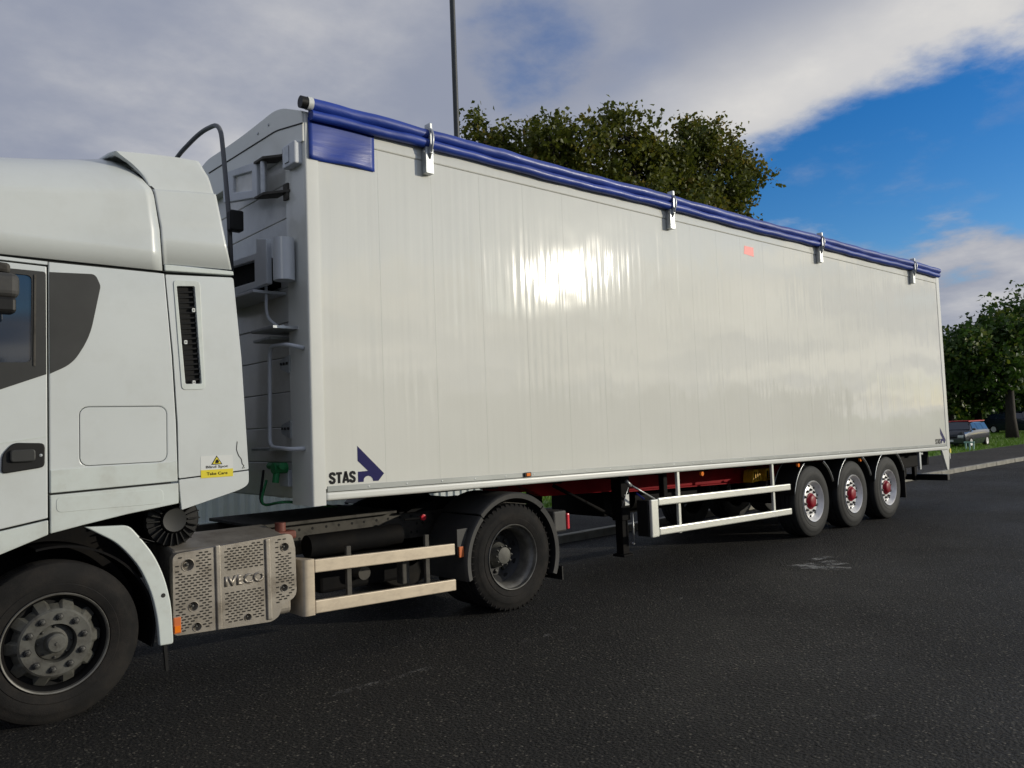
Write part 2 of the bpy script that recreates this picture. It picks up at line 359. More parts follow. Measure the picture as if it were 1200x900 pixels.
def asphalt(name, base, lo, hi, sparkle, wet):
    m = bpy.data.materials.new(name); m.use_nodes = True; t = m.node_tree; p = t.nodes['Principled BSDF']
    g = t.nodes.new('ShaderNodeNewGeometry')
    def nz(s, d=4, r_=.6):
        n = t.nodes.new('ShaderNodeTexNoise'); n.inputs['Scale'].default_value = s; n.inputs['Detail'].default_value = d; n.inputs['Roughness'].default_value = r_
        t.links.new(g.outputs['Position'], n.inputs['Vector']); return n.outputs[0]
    def vor(s):
        n = t.nodes.new('ShaderNodeTexVoronoi'); n.inputs['Scale'].default_value = s; t.links.new(g.outputs['Position'], n.inputs['Vector']); return n
    v1 = vor(48); v2 = vor(190)
    big = smooth(t, nz(.5, 6, .65), .32, .68)
    c = mixc(t, big, lo, hi)
    grain = mth(t, 'MULTIPLY', smooth(t, nz(62, 4, .75), .50, .66), .85)
    c = mixc(t, grain, c, base)
    sp = t.nodes.new('ShaderNodeSeparateColor'); t.links.new(v1.outputs['Color'], sp.inputs[0])
    pick = mth(t, 'MULTIPLY', mth(t, 'GREATER_THAN', sp.outputs[0], 0.78), mth(t, 'LESS_THAN', v1.outputs['Distance'], 0.38))
    c = mixc(t, mth(t, 'MULTIPLY', mth(t, 'MULTIPLY', pick, sp.outputs[1]), .95), c, sparkle)
    t.links.new(c, p.inputs['Base Color'])
    hgt = mth(t, 'SUBTRACT', mth(t, 'MULTIPLY', nz(36, 5, .7), 1.3), mth(t, 'MULTIPLY', v1.outputs['Distance'], .8))
    b = t.nodes.new('ShaderNodeBump'); b.inputs['Strength'].default_value = 1.0; b.inputs['Distance'].default_value = .045; t.links.new(hgt, b.inputs['Height'])
    t.links.new(b.outputs[0], p.inputs['Normal'])
    rg = t.nodes.new('ShaderNodeMapRange'); t.links.new(nz(.35, 4), rg.inputs[0]); rg.inputs[1].default_value = .3; rg.inputs[2].default_value = .7; rg.inputs[3].default_value = wet; rg.inputs[4].default_value = wet+.25
    t.links.new(rg.outputs[0], p.inputs['Roughness']); p.inputs['Specular IOR Level'].default_value = .25
    return m
M['road'] = asphalt('road_asphalt', (0.085, 0.076, 0.062), (0.0055, 0.0054, 0.0055), (0.0140, 0.0130, 0.0115), (0.22, 0.20, 0.16), .55)
M['path'] = asphalt('pavement_asphalt', (0.085, 0.08, 0.076), (0.05, 0.047, 0.045), (0.07, 0.066, 0.062), (0.15, 0.14, 0.12), .7)
M['kerb'] = mat('kerb_concrete', (0.26, 0.25, 0.21), 0.8, var=.2, var_scale=3, bump=.5, bump_scale=40)
M['grassbase'] = mat('turf', (0.075, 0.15, 0.016), 0.9, var=.35, var_scale=2, bump=.8, bump_scale=30)
M['bark'] = mat('bark', (0.035, 0.028, 0.02), 0.85, var=.3, var_scale=6, bump=.8, bump_scale=25, stretch=(1, 1, .25))
def worn(name, col, thr, sc, amt=.4):
    m = mat(name, col, .6, bump=.4, bump_scale=60); t = m.node_tree; p = t.nodes['Principled BSDF']
    g = t.nodes.new('ShaderNodeNewGeometry'); n = t.nodes.new('ShaderNodeTexNoise'); n.inputs['Scale'].default_value = sc; n.inputs['Detail'].default_value = 8; n.inputs['Roughness'].default_value = .8
    t.links.new(g.outputs['Position'], n.inputs['Vector']); t.links.new(mth(t, 'MULTIPLY', smooth(t, n.outputs[0], thr, thr+.14), amt), p.inputs['Alpha']); return m
M['mark'] = worn('worn_road_paint', (0.24, 0.23, 0.21), .48, 8)
M['mark2'] = worn('scraped_road_patch', (0.26, 0.26, 0.25), .44, 5, .65)
def leafmat(name, c0, c1, c2, trans=.35):
    m = bpy.data.materials.new(name); m.use_nodes = True; t = m.node_tree; p = t.nodes['Principled BSDF']
    a = t.nodes.new('ShaderNodeAttribute'); a.attribute_name = 'tint'
    c = mixc(t, smooth(t, a.outputs['Fac'], 0, .6), c0, c1); c = mixc(t, smooth(t, a.outputs['Fac'], .62, 1.0), c, c2)
    t.links.new(c, p.inputs['Base Color']); p.inputs['Roughness'].default_value = .5; p.inputs['Specular IOR Level'].default_value = .35
    tr = t.nodes.new('ShaderNodeBsdfTranslucent'); t.links.new(c, tr.inputs[0]); mx = t.nodes.new('ShaderNodeMixShader'); mx.inputs[0].default_value = trans
    o = t.nodes['Material Output']; t.links.new(p.outputs[0], mx.inputs[1]); t.links.new(tr.outputs[0], mx.inputs[2]); t.links.new(mx.outputs[0], o.inputs[0]); return m
M['leaf1'] = leafmat('maple_leaves', (0.050, 0.070, 0.010), (0.130, 0.145, 0.018), (0.28, 0.20, 0.035))
M['leaf2'] = leafmat('dark_green_leaves', (0.022, 0.050, 0.010), (0.050, 0.105, 0.014), (0.19, 0.22, 0.03))
M['grass'] = leafmat('grass_blades', (0.07, 0.16, 0.014), (0.12, 0.25, 0.02), (0.18, 0.28, 0.035), .3)

# ================================================================== SETTING
bm = NB(); v = [bm.verts.new(p) for p in ((-900, -900, -.02), (900, -900, -.02), (900, 900, -.02), (-900, 900, -.02))]; bm.faces.new(v)
struct('ground', bm, M['grassbase'])
def sheet(name, x0, x1, y0, y1, z, m, nx=1, ny=1):
    bm = NB(); g = [[bm.verts.new((x0+(x1-x0)*i/nx, y0+(y1-y0)*j/ny, z)) for j in range(ny+1)] for i in range(nx+1)]
    for i in range(nx):
        for j in range(ny): bm.faces.new((g[i][j], g[i+1][j], g[i+1][j+1], g[i][j+1]))
    return struct(name, bm, m)
sheet('road', -120, 400, -13, 2.76, 0.0, M['road'])
bm = NB(); box(bm, -120, 400, 2.9, 6.0, -.01, .105); struct('pavement', bm, M['path'])
bm = NB(); box(bm, -120, 400, -19, -13.15, -.01, .105); struct('pavement', bm, M['path'])
bm = NB(); box(bm, -120, 400, -13.15, -13.0, -.01, .12); struct('far_kerb', bm, M['kerb'])
bm = NB(); box(bm, -120, 400, 2.765, 2.895, -.01, .10); kerb = struct('kerb', bm, M['kerb'])
rk = random.Random(3)
kme = None
for i in range(64):
    x = -4+i*.915
    if kme is None:
        b = NB(); box(b, 0, .905, 2.755, 2.902, -.01, .122); ko = obj('kerb_stone', b, M['kerb'], kerb, bevel=.012); kme = ko.data
    else:
        ko = bpy.data.objects.new('kerb_stone', kme); C.objects.link(ko); ko.parent = kerb
        bv = ko.modifiers.new('bevel', 'BEVEL'); bv.width = .012; bv.segments = 2
    ko.location = (x, rk.uniform(-.004, .004), rk.uniform(-.003, .003))
# worn paint lines and a scraped patch
def strip(name, pts, w, m, z=.004):
    bm = NB(); a = []
    for i, p in enumerate(pts):
        p = Vector(p); d = (Vector(pts[min(i+1, len(pts)-1)])-Vector(pts[max(i-1, 0)])).normalized(); n_ = Vector((-d.y, d.x))
        a.append((bm.verts.new((*(p+n_*w/2), z)), bm.verts.new((*(p-n_*w/2), z))))
    for q, r_ in zip(a, a[1:]): bm.faces.new((q[0], q[1], r_[1], r_[0]))
    return struct(name, bm, m)
for x0, x1 in ((-.4, .5), (1.35, 2.1), (3.2, 3.7), (4.4, 4.7), (8.6, 9.4), (11.8, 14.2), (15, 16.5), (18, 22)):
    strip('road_marking', [(x0, -.84-.01*x0), ((x0+x1)/2, -.85-.01*x1), (x1, -.84-.012*x1)], .07, M['mark'])
strip('road_marking', [(5.85, -1.12), (6.0, -1.5)], .22, M['mark2']); strip('road_marking', [(5.7, -.98), (6.35, -1.2)], .30, M['mark2'], .008); strip('road_marking', [(6.2, -.88), (6.6, -.95)], .12, M['mark2'], .0125)
strip('road_marking', [(1.5, -3.6), (1.66, -3.65), (1.83, -3.64)], .03, M['mark'])

# grass verge: real blades on the nearest strip, turf colour beyond
def blades(name, n, xr, yr, h, m, z0=.0):
    x = rng.uniform(*xr, n); y = rng.uniform(*yr, n); a = rng.uniform(0, 6.283, n); hh = h*rng.uniform(.5, 1.2, n); w = .012+.0*hh
    le = rng.uniform(-.6, .6, (n, 2))*hh[:, None]
    v = np.zeros((n, 3, 3)); v[:, 0] = np.c_[x-np.cos(a)*w, y-np.sin(a)*w, np.full(n, z0)]; v[:, 1] = np.c_[x+np.cos(a)*w, y+np.sin(a)*w, np.full(n, z0)]
    v[:, 2] = np.c_[x+le[:, 0], y+le[:, 1], z0+hh]
    me = bpy.data.meshes.new(name); me.from_pydata(v.reshape(-1, 3).tolist(), [], np.arange(n*3).reshape(-1, 3).tolist())
    at = me.attributes.new('tint', 'FLOAT', 'POINT'); at.data.foreach_set('value', np.repeat(rng.uniform(0, 1, n), 3).astype('f'))
    o = bpy.data.objects.new(name, me); C.objects.link(o); me.materials.append(m); o['kind'] = 'stuff'; return o
bm = NB(); box(bm, -120, 400, 6.003, 60, -.02, .10); struct('verge', bm, M['grassbase'])
go = blades('grass', 90000, (8, 75), (6.02, 16), .13, M['grass'], .098); go['label'] = 'short green grass on the verge behind the pavement'

# ================================================================== TREES
def leaves_mesh(name, cl, per, size, spread, m, parent, tintf=None):
    """cl: clump centres (n,3). Many folded leaf blades round each"""
    cl = np.asarray(cl); n = len(cl)*per
    c = np.repeat(cl, per, 0)+np.clip(rng.normal(0, 1, (n, 3)), -1.9, 1.9)*spread
    ax = rng.normal(0, 1, (n, 3)); ax /= np.linalg.norm(ax, axis=1)[:, None]
    b = rng.normal(0, 1, (n, 3)); b[:, 2] *= .6; b -= ax*(ax*b).sum(1)[:, None]; b /= np.linalg.norm(b, axis=1)[:, None]
    nn = np.cross(ax, b); s = size*rng.uniform(.6, 1.3, n)[:, None]
    P = [c-ax*s*.5, c+b*s*.42-ax*s*.05+nn*s*.12, c+ax*s*.6, c-b*s*.42-ax*s*.05+nn*s*.12]
    v = np.stack(P, 1).reshape(-1, 3)-np.array(org(parent))
    idx = np.arange(n)[:, None]*4
    f = np.concatenate([idx+np.array([[0, 1, 2]]), idx+np.array([[0, 2, 3]])], 1).reshape(-1, 3)
    me = bpy.data.meshes.new(name); me.vertices.add(len(v)); me.vertices.foreach_set('co', v.ravel().astype('f'))
    me.loops.add(f.size); me.loops.foreach_set('vertex_index', f.ravel().astype('i')); me.polygons.add(len(f))
    me.polygons.foreach_set('loop_start', np.arange(0, f.size, 3, dtype='i')); me.polygons.foreach_set('loop_total', np.full(len(f), 3, 'i')); me.update(calc_edges=True)
    t = np.repeat(rng.uniform(0, 1, len(cl)), per)*.55+rng.uniform(0, 1, n)*.5
    t = np.clip(t-.05, 0, 1)
    at = me.attributes.new('tint', 'FLOAT', 'POINT'); at.data.foreach_set('value', np.repeat(t, 4).astype('f'))
    o = bpy.data.objects.new(name, me); C.objects.link(o); me.materials.append(m); o.parent = parent; ORG[o.name] = org(parent); return o
def tree(label, base, trunk_h, trunk_r, lobes, m, nclump=60, per=40, size=.14, group=None, name='maple_tree', spread=.24):
    """lobes: (dx,dy,z,rx,rz) foliage masses round the trunk; limbs run to each, twigs to each clump"""
    t = thing(name, label, 'tree', base, group); B = Vector(base); w = NB(); cl = []
    top = B+Vector((0.1, 0, trunk_h)); pts = [B+Vector((0, 0, -.1)), B+Vector((.05, .03, trunk_h*.4)), top]
    tube(w, pts, [trunk_r*1.25, trunk_r*.9, trunk_r*.7], 10)
    for (dx, dy, z, rx, rz) in lobes:
        c = B+Vector((dx, dy, z)); mid = top.lerp(c, .5)+Vector((rng.normal(0, .2), rng.normal(0, .2), .2))
        tube(w, [top, mid, c], [trunk_r*.5, trunk_r*.3, trunk_r*.12], 6)
        k = max(8, int(nclump*(rx*rx*rz)**.66))
        for i in range(k):
            d = Vector(rng.normal(0, 1, 3)).normalized(); rad = rng.uniform(.35, 1.0)**.55*(1+.14*float(np.clip(rng.normal(), -1.6, 1.6)))
            if i % 11 == 5 and d.z > -.3: rad = rng.uniform(1.12, 1.38)
            q = c+Vector((d.x*rx*rad, d.y*rx*rad, d.z*rz*rad))
            cl.append(tuple(q))
            if i % 3 == 0 or i % 11 == 5:
                m_ = c.lerp(q, .5)+Vector(rng.normal(0, .12, 3)); tube(w, [c, m_, q], [trunk_r*.1, .022, .010], 4, cap=False)
    obj('trunk', w, M['bark'], t, smooth_=True)
    leaves_mesh('crown', cl, per, size, spread, m, t)
    return t
# big maple behind the trailer and a smaller one left of it (both rise from the verge)
tree('large maple with browning leaves rising behind the middle of the trailer', (17.6, 9.6, .09), 5.4, .28,
     [(-4.6, .4, 9.9, .75, .75), (-3.6, .2, 9.9, .8, .7), (-3.0, .5, 9.0, 1.2, 1.0), (-1.7, 0, 10.6, 1.0, .95), (-.6, .3, 9.7, 1.3, 1.0), (.5, 0, 10.2, .95, .8), (1.9, -.2, 11.2, .95, .95), (2.4, .1, 10.0, 1.4, 1.2), (3.7, 0, 11.4, .8, .7), (4.7, -.1, 10.6, .85, .75), (4.2, .2, 9.3, 1.15, .8), (1.0, .2, 8.6, 1.8, 1.2), (-1.4, 0, 8.2, 1.8, 1.2), (3.0, .2, 8.2, 1.6, 1.0)],
     M['leaf1'], nclump=24, per=90, size=.15, spread=.22)
tree('smaller maple just left of the large one, its top showing over the blue tarpaulin', (13.0, 12.0, .09), 5.4, .18,
     [(-.8, .2, 10.7, .45, .7), (-.25, -.2, 10.0, .75, .75), (.7, 0, 10.4, .75, .65), (1.3, .2, 10.2, .7, .8), (.2, 0, 8.4, 1.5, 1.0)], M['leaf1'], nclump=34, per=66, size=.14, spread=.20)
# trees on the right
GR = 'dark trees on the verge at the right'
tree('dark tree with a bare leaning trunk standing on the grass at the right edge', (47.5, 8.6, .09), 3.0, .30,
     [(-4.6, .6, 4.9, 1.1, .7), (-3.2, 1.0, 5.4, 1.2, .7), (-2.6, .5, 4.3, 1.7, 1.0), (-1.0, -.5, 5.8, 1.4, .7), (.8, .5, 6.3, 1.6, .8), (0, 0, 4.9, 2.0, 1.0), (3.0, -1.0, 6.4, 2.4, 1.8), (2.6, 1.0, 4.4, 2.2, 1.0), (-.5, .5, 3.6, 1.7, .6)], M['leaf2'], nclump=27, per=40, size=.26, group=GR, name='leafy_tree', spread=.34)
tree('dark tree peeking out past the rear edge of the trailer behind the parked car', (50.0, 12.6, .09), 2.0, .22,
     [(-1.6, .3, 5.6, .8, .8), (-.6, -.3, 5.2, 1.1, .8), (.8, -.6, 4.4, 1.8, 1.3), (-1.4, .2, 4.0, 1.6, 1.1), (1.9, -.8, 3.0, 1.7, 1.3), (-1.6, 1, 2.7, 1.8, 1.2)], M['leaf2'], nclump=30, per=38, size=.27, group=GR, name='leafy_tree', spread=.33)
tree('broad low tree behind the bare trunk at the right edge', (64.0, 15.5, .09), 2.6, .3,
     [(-3, 1, 4.4, 2.6, 1.8), (0, 0, 5.6, 3.0, 1.8), (3, -1.5, 5.6, 3.2, 2.4), (0, -2, 3.6, 3.2, 1.8), (4, -3, 3.4, 3.0, 1.8)], M['leaf2'], nclump=30, per=26, size=.36, group=GR, name='leafy_tree', spread=.48)
tree('farther tree filling the gap between car and bare trunk', (58.0, 20.5, .09), 2.0, .3,
     [(-3, 1, 4.6, 2.6, 1.6), (1.5, 0, 5.0, 3.0, 1.7), (0, -1, 2.9, 3.8, 1.6), (4, -2, 3.4, 3.0, 1.9)], M['leaf2'], nclump=28, per=26, size=.38, group=GR, name='leafy_tree', spread=.5)
# dense wood behind everything and a hedge-line across the road (it mirrors in the trailer side)
def wood(label, pts, h, m, n, size):
    t = bpy.data.objects.new('woodland', None)
    cl = []
    for i in range(n):
        k = rng.integers(0, len(pts)-1); a, b = np.array(pts[k]), np.array(pts[k+1]); p = a+(b-a)*rng.uniform()
        hh = h*(.75+.25*math.sin(p[0]*.31)+.15*math.sin(p[0]*.83+1)); cl.append((p[0]+rng.normal(0, 1.0), p[1]+rng.normal(0, 1.2), .1+hh*rng.uniform(0, 1)**.8))
    o = leaves_mesh('woodland', cl, 30, size, .6, m, None); o['kind'] = 'stuff'; o['label'] = label; return o
ORG_NONE = None
wood('dark mass of trees closing the view behind the verge', [(30, 34), (60, 30), (95, 24), (130, 12)], 6.0, M['leaf2'], 2600, .6)
wood('line of trees on the opposite side of the road', [(-60, -46), (0, -44), (45, -46), (110, -50)], 5.2, M['leaf2'], 2200, .75)

# ================================================================== LAMP POST
lp = thing('lamp_post', 'tall thin dark lamp post rising behind the trailer into the clouds', 'lamp post', (8.75, 9.0, .09))
bm = NB(); tube(bm, [(8.75, 9, .09), (8.75, 9, 1.3)], .11, 16); obj('base_column', bm, M['pole'], lp, smooth_=True, auto=40)
bm = NB(); tube(bm, [(8.75, 9, 1.3), (8.75, 9, 13.6)], [.080, .066], 16); obj('shaft', bm, M['pole'], lp, smooth_=True, auto=40)
bm = NB(); tube(bm, rounded([(8.75, 9, 13.6), (8.75, 9, 14.0), (8.75, 8.0, 14.2)], .3), .035, 10); obj('arm', bm, M['pole'], lp, smooth_=True)
bm = NB(); box(bm, 8.63, 8.87, 7.4, 8.05, 14.14, 14.26); obj('lamp_head', bm, M['greyp'], lp, bevel=.03)

# ================================================================== CONTAINER
ct = thing('shipping_container', 'long pale corrugated metal container seen under the trailer', 'container', (-2.8, 8.5, .09))
X0, X1, Y0, Z1 = -2.8, 9.55, 8.5, 2.68
def corr(y, d):
    bm = NB(); x = X0+.16; prev = None
    while x < X1-.16:
        for dx, dy in ((0, 0), (.07, 0), (.10, .036*d), (.17, .036*d), (.20, 0)):
            xx = min(x+dx, X1-.15); a, b = bm.verts.new((xx, y+dy, .3)), bm.verts.new((xx, y+dy, Z1-.1))
            if prev and xx > prev[0].co.x+1e-6: bm.faces.new((prev[0], a, b, prev[1]))
            prev = (a, b)
        x += .20
    bmesh.ops.remove_doubles(bm, verts=bm.verts, dist=1e-5); return bm
o = obj('corrugated_wall', corr(Y0+.03, 1), M['cont'], ct); obj('corrugated_wall', corr(Y0+2.40, -1), M['cont'], ct)
bm = NB(); box(bm, X0+.02, X1-.02, Y0+.05, Y0+2.38, Z1-.06, Z1-.02); obj('roof', bm, M['cont'], ct)
for xa in (X0, X1-.16):
    for ya in (Y0, Y0+2.28):
        bm = NB(); box(bm, xa, xa+.16, ya, ya+.16, .09, Z1); obj('corner_post', bm, M['cont'], ct, bevel=.01)
for ya in (Y0, Y0+2.34):
    bm = NB(); box(bm, X0+.16, X1-.16, ya+.003, ya+.10, .12, .30); obj('bottom_rail', bm, M['cont'], ct)
    bm = NB(); box(bm, X0+.16, X1-.16, ya+.003, ya+.08, Z1-.1, Z1-.003); obj('top_rail', bm, M['cont'], ct)
for xa in (X0+.02, X1-.06):
    bm = NB(); box(bm, xa, xa+.04, Y0+.16, Y0+2.28, .12, Z1-.01); obj('end_panel', bm, M['cont'], ct)
# a pale post on the pavement edge and a flat stone, glimpsed between the wheels
mp_ = thing('marker_post', 'slim pale post on the grass edge seen below the trailer', 'post', (9.3, 6.4, .09))
bm = NB(); tube(bm, [(9.3, 6.4, .09), (9.3, 6.4, 1.05)], .035, 10); obj('stem', bm, M['galv'], mp_, smooth_=True, auto=40)
bm = NB(); tube(bm, [(9.3, 6.4, 1.05), (9.3, 6.4, 1.09)], .045, 10); obj('cap', bm, M['galv'], mp_)

# ================================================================== WHEELS
def tyre_bm(c, sgn, R0, rl, w, lugs=0):
    bm = NB(); s = (R0-rl)
    prof = [(rl-.005, .05), (rl, .018), (rl+.012, .004), (rl+s*.18, -.004), (rl+s*.30, -.008), (rl+s*.32, -.004), (rl+s*.42, -.008), (rl+s*.60, -.004), (rl+s*.66, -.0005), (rl+s*.69, .004), (rl+s*.80, .008), (R0-.022, .018), (R0-.008, .028), (R0, .045)]
    nt_ = 4; g = (w-.09)/nt_
    for i in range(1, nt_):
        d = .045+g*i; prof += [(R0, d-.008), (R0-.014, d-.005), (R0-.014, d+.005), (R0, d+.008)]
    prof += [(R0, w-.045), (R0-.02, w-.02), (rl+s*.5, w), (rl, w-.02), (rl-.005, w-.06), (rl-.005, .05)]
    lathe(bm, prof, c, 72, sgn=sgn)
    if lugs:
        for k in range(lugs):
            a = 2*math.pi*k/lugs; ca, sa = math.cos(a), math.sin(a); b = .0045
            for (d0, d1) in ((.012, .085), (w-.085, w-.012)):
                p = []
                for rr_ in (R0-.03, R0+.0015):
                    for (tt, dd) in ((-b, d0), (b, d0), (b, d1), (-b, d1)):
                        p.append((c[0]+rr_*ca-tt*sa, c[1]+sgn*dd, c[2]+rr_*sa+tt*ca))
                hexa(bm, p)
    return bm
def ring_disc(bm, c, sgn, r_in, rout, d_in, dout, n=120, mod=None):
    a_, b_ = [], []
    for k in range(n):
        t = 2*math.pi*k/n; ro = rout+(mod(t) if mod else 0)
        a_.append(bm.verts.new((c[0]+r_in*math.cos(t), c[1]+sgn*d_in, c[2]+r_in*math.sin(t)))); b_.append(bm.verts.new((c[0]+ro*math.cos(t), c[1]+sgn*dout, c[2]+ro*math.sin(t))))
    for k in range(n): bm.faces.new((a_[k], a_[(k+1) % n], b_[(k+1) % n], b_[k]))
def nut(c, r_=.017, h=.03, sgn=1):
    bm = NB()
    lathe(bm, [(0, -h*.85), (r_*.55, -h*.8), (r_*.6, -h*.5), (r_, -h*.45), (r_, 0), (r_*1.35, 0), (r_*1.35, .003)], c, 6, sgn=sgn); return bm
def wheel(parent, c, sgn, kind, R0=.525, lab=None):
    """wheel > tyre, hub, wheel_nut; c is the centre of the outer face of the tyre"""
    c = Vector(c); w = .30; n_nuts = 10; lip = .315 if kind != 'trailer' else .300
    barrel = [(lip-.004, .004), (lip, -.004), (lip+.004, .002), (lip+.004, .02)]
    bm = NB()
    if kind == 'steer':
        lathe(bm, [(lip+.003, .03), (lip+.004, 0), (lip, -.005), (lip-.008, 0), (lip-.012, .022)], c, 64, sgn=sgn)
        wh = obj('wheel', bm, M['rim_lip'], parent, smooth_=True, auto=35, label=lab)
        bm = NB(); lathe(bm, [(lip-.012, .022), (lip-.03, .045), (lip-.035, .20)], c, 64, sgn=sgn); obj('rim_barrel', bm, M['black'], wh, smooth_=True)  # barrel coloured black to paint in the shade around the disc
        bm = NB()
        def scal(t): 
            v = math.cos(10*t); return .016*(1 if v > .25 else (-1 if v < -.25 else v*4))
        ring_disc(bm, c, sgn, .218, .262, .020, .075, 160, scal); ring_disc(bm, c, sgn, .205, .218, .008, .018, 160); ring_disc(bm, c, sgn, .122, .205, .006, .008, 120)
        lathe(bm, [(.122, .006), (.118, .03), (.118, .09)], c, 48, sgn=sgn)
        obj('wheel_disc', bm, M['rim'], wh, smooth_=True, auto=30)
        bm = NB(); lathe(bm, [(0, .10), (.285, .10)], c, 40, sgn=sgn); obj('brake_drum', bm, M['void'], wh)
        bm = NB(); lathe(bm, [(.118, .085), (.112, .06), (.085, .05), (.066, .045), (.060, -.012), (.050, -.022), (.012, -.024), (.010, -.03), (0, -.03)], c, 40, sgn=sgn); hb = obj('hub', bm, M['rim'], wh, smooth_=True, auto=35)
        rn, dn, mt_ = .166, .006, M['nut']
        for k in range(8):
            a = 2*math.pi*k/8; b = nut(c+Vector((.098*math.cos(a), sgn*.055, .098*math.sin(a))), .009, .016, sgn); obj('hub_bolt', b, M['nut'], wh)
    elif kind == 'drive':
        lathe(bm, [(lip+.003, .03), (lip+.004, 0), (lip, -.005), (lip-.008, 0), (lip-.014, .035), (lip-.035, .05), (lip-.05, .09), (lip-.05, .20)], c, 64, sgn=sgn)
        wh = obj('wheel', bm, M['rim_lip'], parent, smooth_=True, auto=35, label=lab)
        bm = NB()
        for k in range(8): pass
        lathe(bm, [(lip-.05, .20), (.225, .235), (.205, .255), (.20, .26), (.11, .26)], c, 64, sgn=sgn); obj('wheel_disc', bm, M['rim_dark'], wh, smooth_=True, auto=35)
        for k in range(8):
            a = 2*math.pi*(k+.5)/8; b = NB(); lathe(b, [(0, .223), (.026, .224), (.029, .229)], c+Vector((.235*math.cos(a), 0, .235*math.sin(a))), 14, sgn=sgn); obj('hand_hole', b, M['void'], wh)
        bm = NB(); lathe(bm, [(.13, .26), (.125, .22), (.105, .20), (.088, .15), (.080, .135), (.05, .128), (0, .126)], c, 40, sgn=sgn); hb = obj('hub', bm, M['rim'], wh, smooth_=True, auto=35)
        rn, dn, mt_ = .166, .26, M['nut']
        for k in range(10):
            a = 2*math.pi*k/10; b = nut(c+Vector((.098*math.cos(a), sgn*.145, .092*math.sin(a))), .010, .018, sgn); obj('hub_bolt', b, M['nut'], wh)
    else:
        lathe(bm, [(lip+.003, .03), (lip+.004, 0), (lip, -.005), (lip-.01, 0), (lip-.016, .022), (lip-.03, .036), (lip-.038, .062), (.245, .075), (.215, .066), (.195, .058), (.11, .056), (.10, .10)], c, 72, sgn=sgn)
        wh = obj('wheel', bm, M['alu'], parent, smooth_=True, auto=50, label=lab)
        for k in range(10):
            a = 2*math.pi*(k+.5)/10; b = NB(); lathe(b, [(0, .056), (.017, .058), (.020, .072)], c+Vector((.228*math.cos(a), 0, .223*math.sin(a))), 12, sgn=sgn); obj('hand_hole', b, M['void'], wh)
        bm = NB(); lathe(bm, [(.122, .056), (.119, .044), (.104, .036), (.094, .014), (.082, .005), (.05, -.002), (0, -.003)], c, 40, sgn=sgn); hb = obj('hub', bm, M['red'], wh, smooth_=True, auto=35)
        rn, dn, mt_ = .167, .057, M['nut']
    nb = None
    for k in range(n_nuts):
        a = 2*math.pi*(k+.3)/n_nuts; b = nut(c+Vector((rn*math.cos(a), sgn*dn, rn*math.sin(a))), .020, .034 if kind != 'trailer' else .042, sgn); obj('wheel_nut', b, mt_, wh)
    obj('tyre', tyre_bm(c, sgn, R0, lip, w if kind != 'trailer' else .36, 52 if kind == 'drive' else 0), M['tyre_new'] if kind == 'trailer' else M['tyre'], wh, smooth_=True, auto=28)
    if kind == 'drive':
        obj('tyre', tyre_bm(c+Vector((0, sgn*.335, 0)), sgn, R0, lip-.02, w, 0), M['tyre'], wh, smooth_=True, auto=28)
    return wh

# ================================================================== TRAILER
TW = 2.55
def zb(x): return 1.251-.01535*x
def zt(x): return 4.44+.002*x
LT = 13.5
tr = thing('semi_trailer', 'long glossy cream-white walking floor semi-trailer with rolled blue tarpaulin along its top edge', 'trailer', (6.5, 0, 0))
def slab(bm, x0, x1, y0, y1, f0, f1):
    return hexa(bm, [(x0, y0, f0(x0)), (x1, y0, f0(x1)), (x1, y1, f0(x1)), (x0, y1, f0(x0)), (x0, y0, f1(x0)), (x1, y0, f1(x1)), (x1, y1, f1(x1)), (x0, y1, f1(x0))])
TOPS = lambda x: 4.27+.0015*x
# side planks, joints recessed
pitch = (13.40-.10)/23
for side in (0, 1):
    y0, y1 = (0, .05) if side == 0 else (TW-.05, TW)
    for i in range(23):
        xa = .10+i*pitch; bm = NB(); slab(bm, xa+.0003, xa+pitch-.0003, y0, y1, lambda x: zb(x)+.095, TOPS)
        obj('side_panel', bm, M['skin'], tr, bevel=.0006)
    yo = -.006 if side == 0 else TW+.006; yi = .06 if side == 0 else TW-.06; a, b = min(yo, yi), max(yo, yi)
    bm = NB(); slab(bm, .0, LT, a, b, lambda x: TOPS(x)+.0025, lambda x: zt(x)); obj('top_rail', bm, M['skin'], tr, bevel=.012)
    bm = NB(); slab(bm, .10, LT, a-.002 if side == 0 else a, b if side == 0 else b+.002, lambda x: zb(x), lambda x: zb(x)+.068); obj('bottom_rail', bm, M['twhite'], tr, bevel=.02, seg=3)
    bm = NB(); slab(bm, .115, LT-.12, a+.001 if side == 0 else a, b if side == 0 else b-.001, lambda x: zb(x)+.071, lambda x: zb(x)+.117); rs = obj('rub_strip', bm, M['stripe'], tr, bevel=.003)
    if side == 0:
        for i in range(34):
            x = .5+i*.385
            bm = NB(); lathe(bm, [(0, -.0045), (.006, -.003), (.008, 0), (.008, .004)], (x, -.005, zb(x)+.094), 8); obj('rivet', bm, M['galv'], rs)
# inner core: floor and end walls so that nothing is hollow from outside
bm = NB(); slab(bm, .2, LT-.05, .05, TW-.05, lambda x: zb(x)+.02, lambda x: zb(x)+.14); obj('floor', bm, M['greyp'], tr)
bm = NB(); slab(bm, .15, LT-.05, .061, TW-.061, lambda x: zt(x)-.03, lambda x: zt(x)+.02)
obj('roof_cover', bm, M['tarp'], tr)
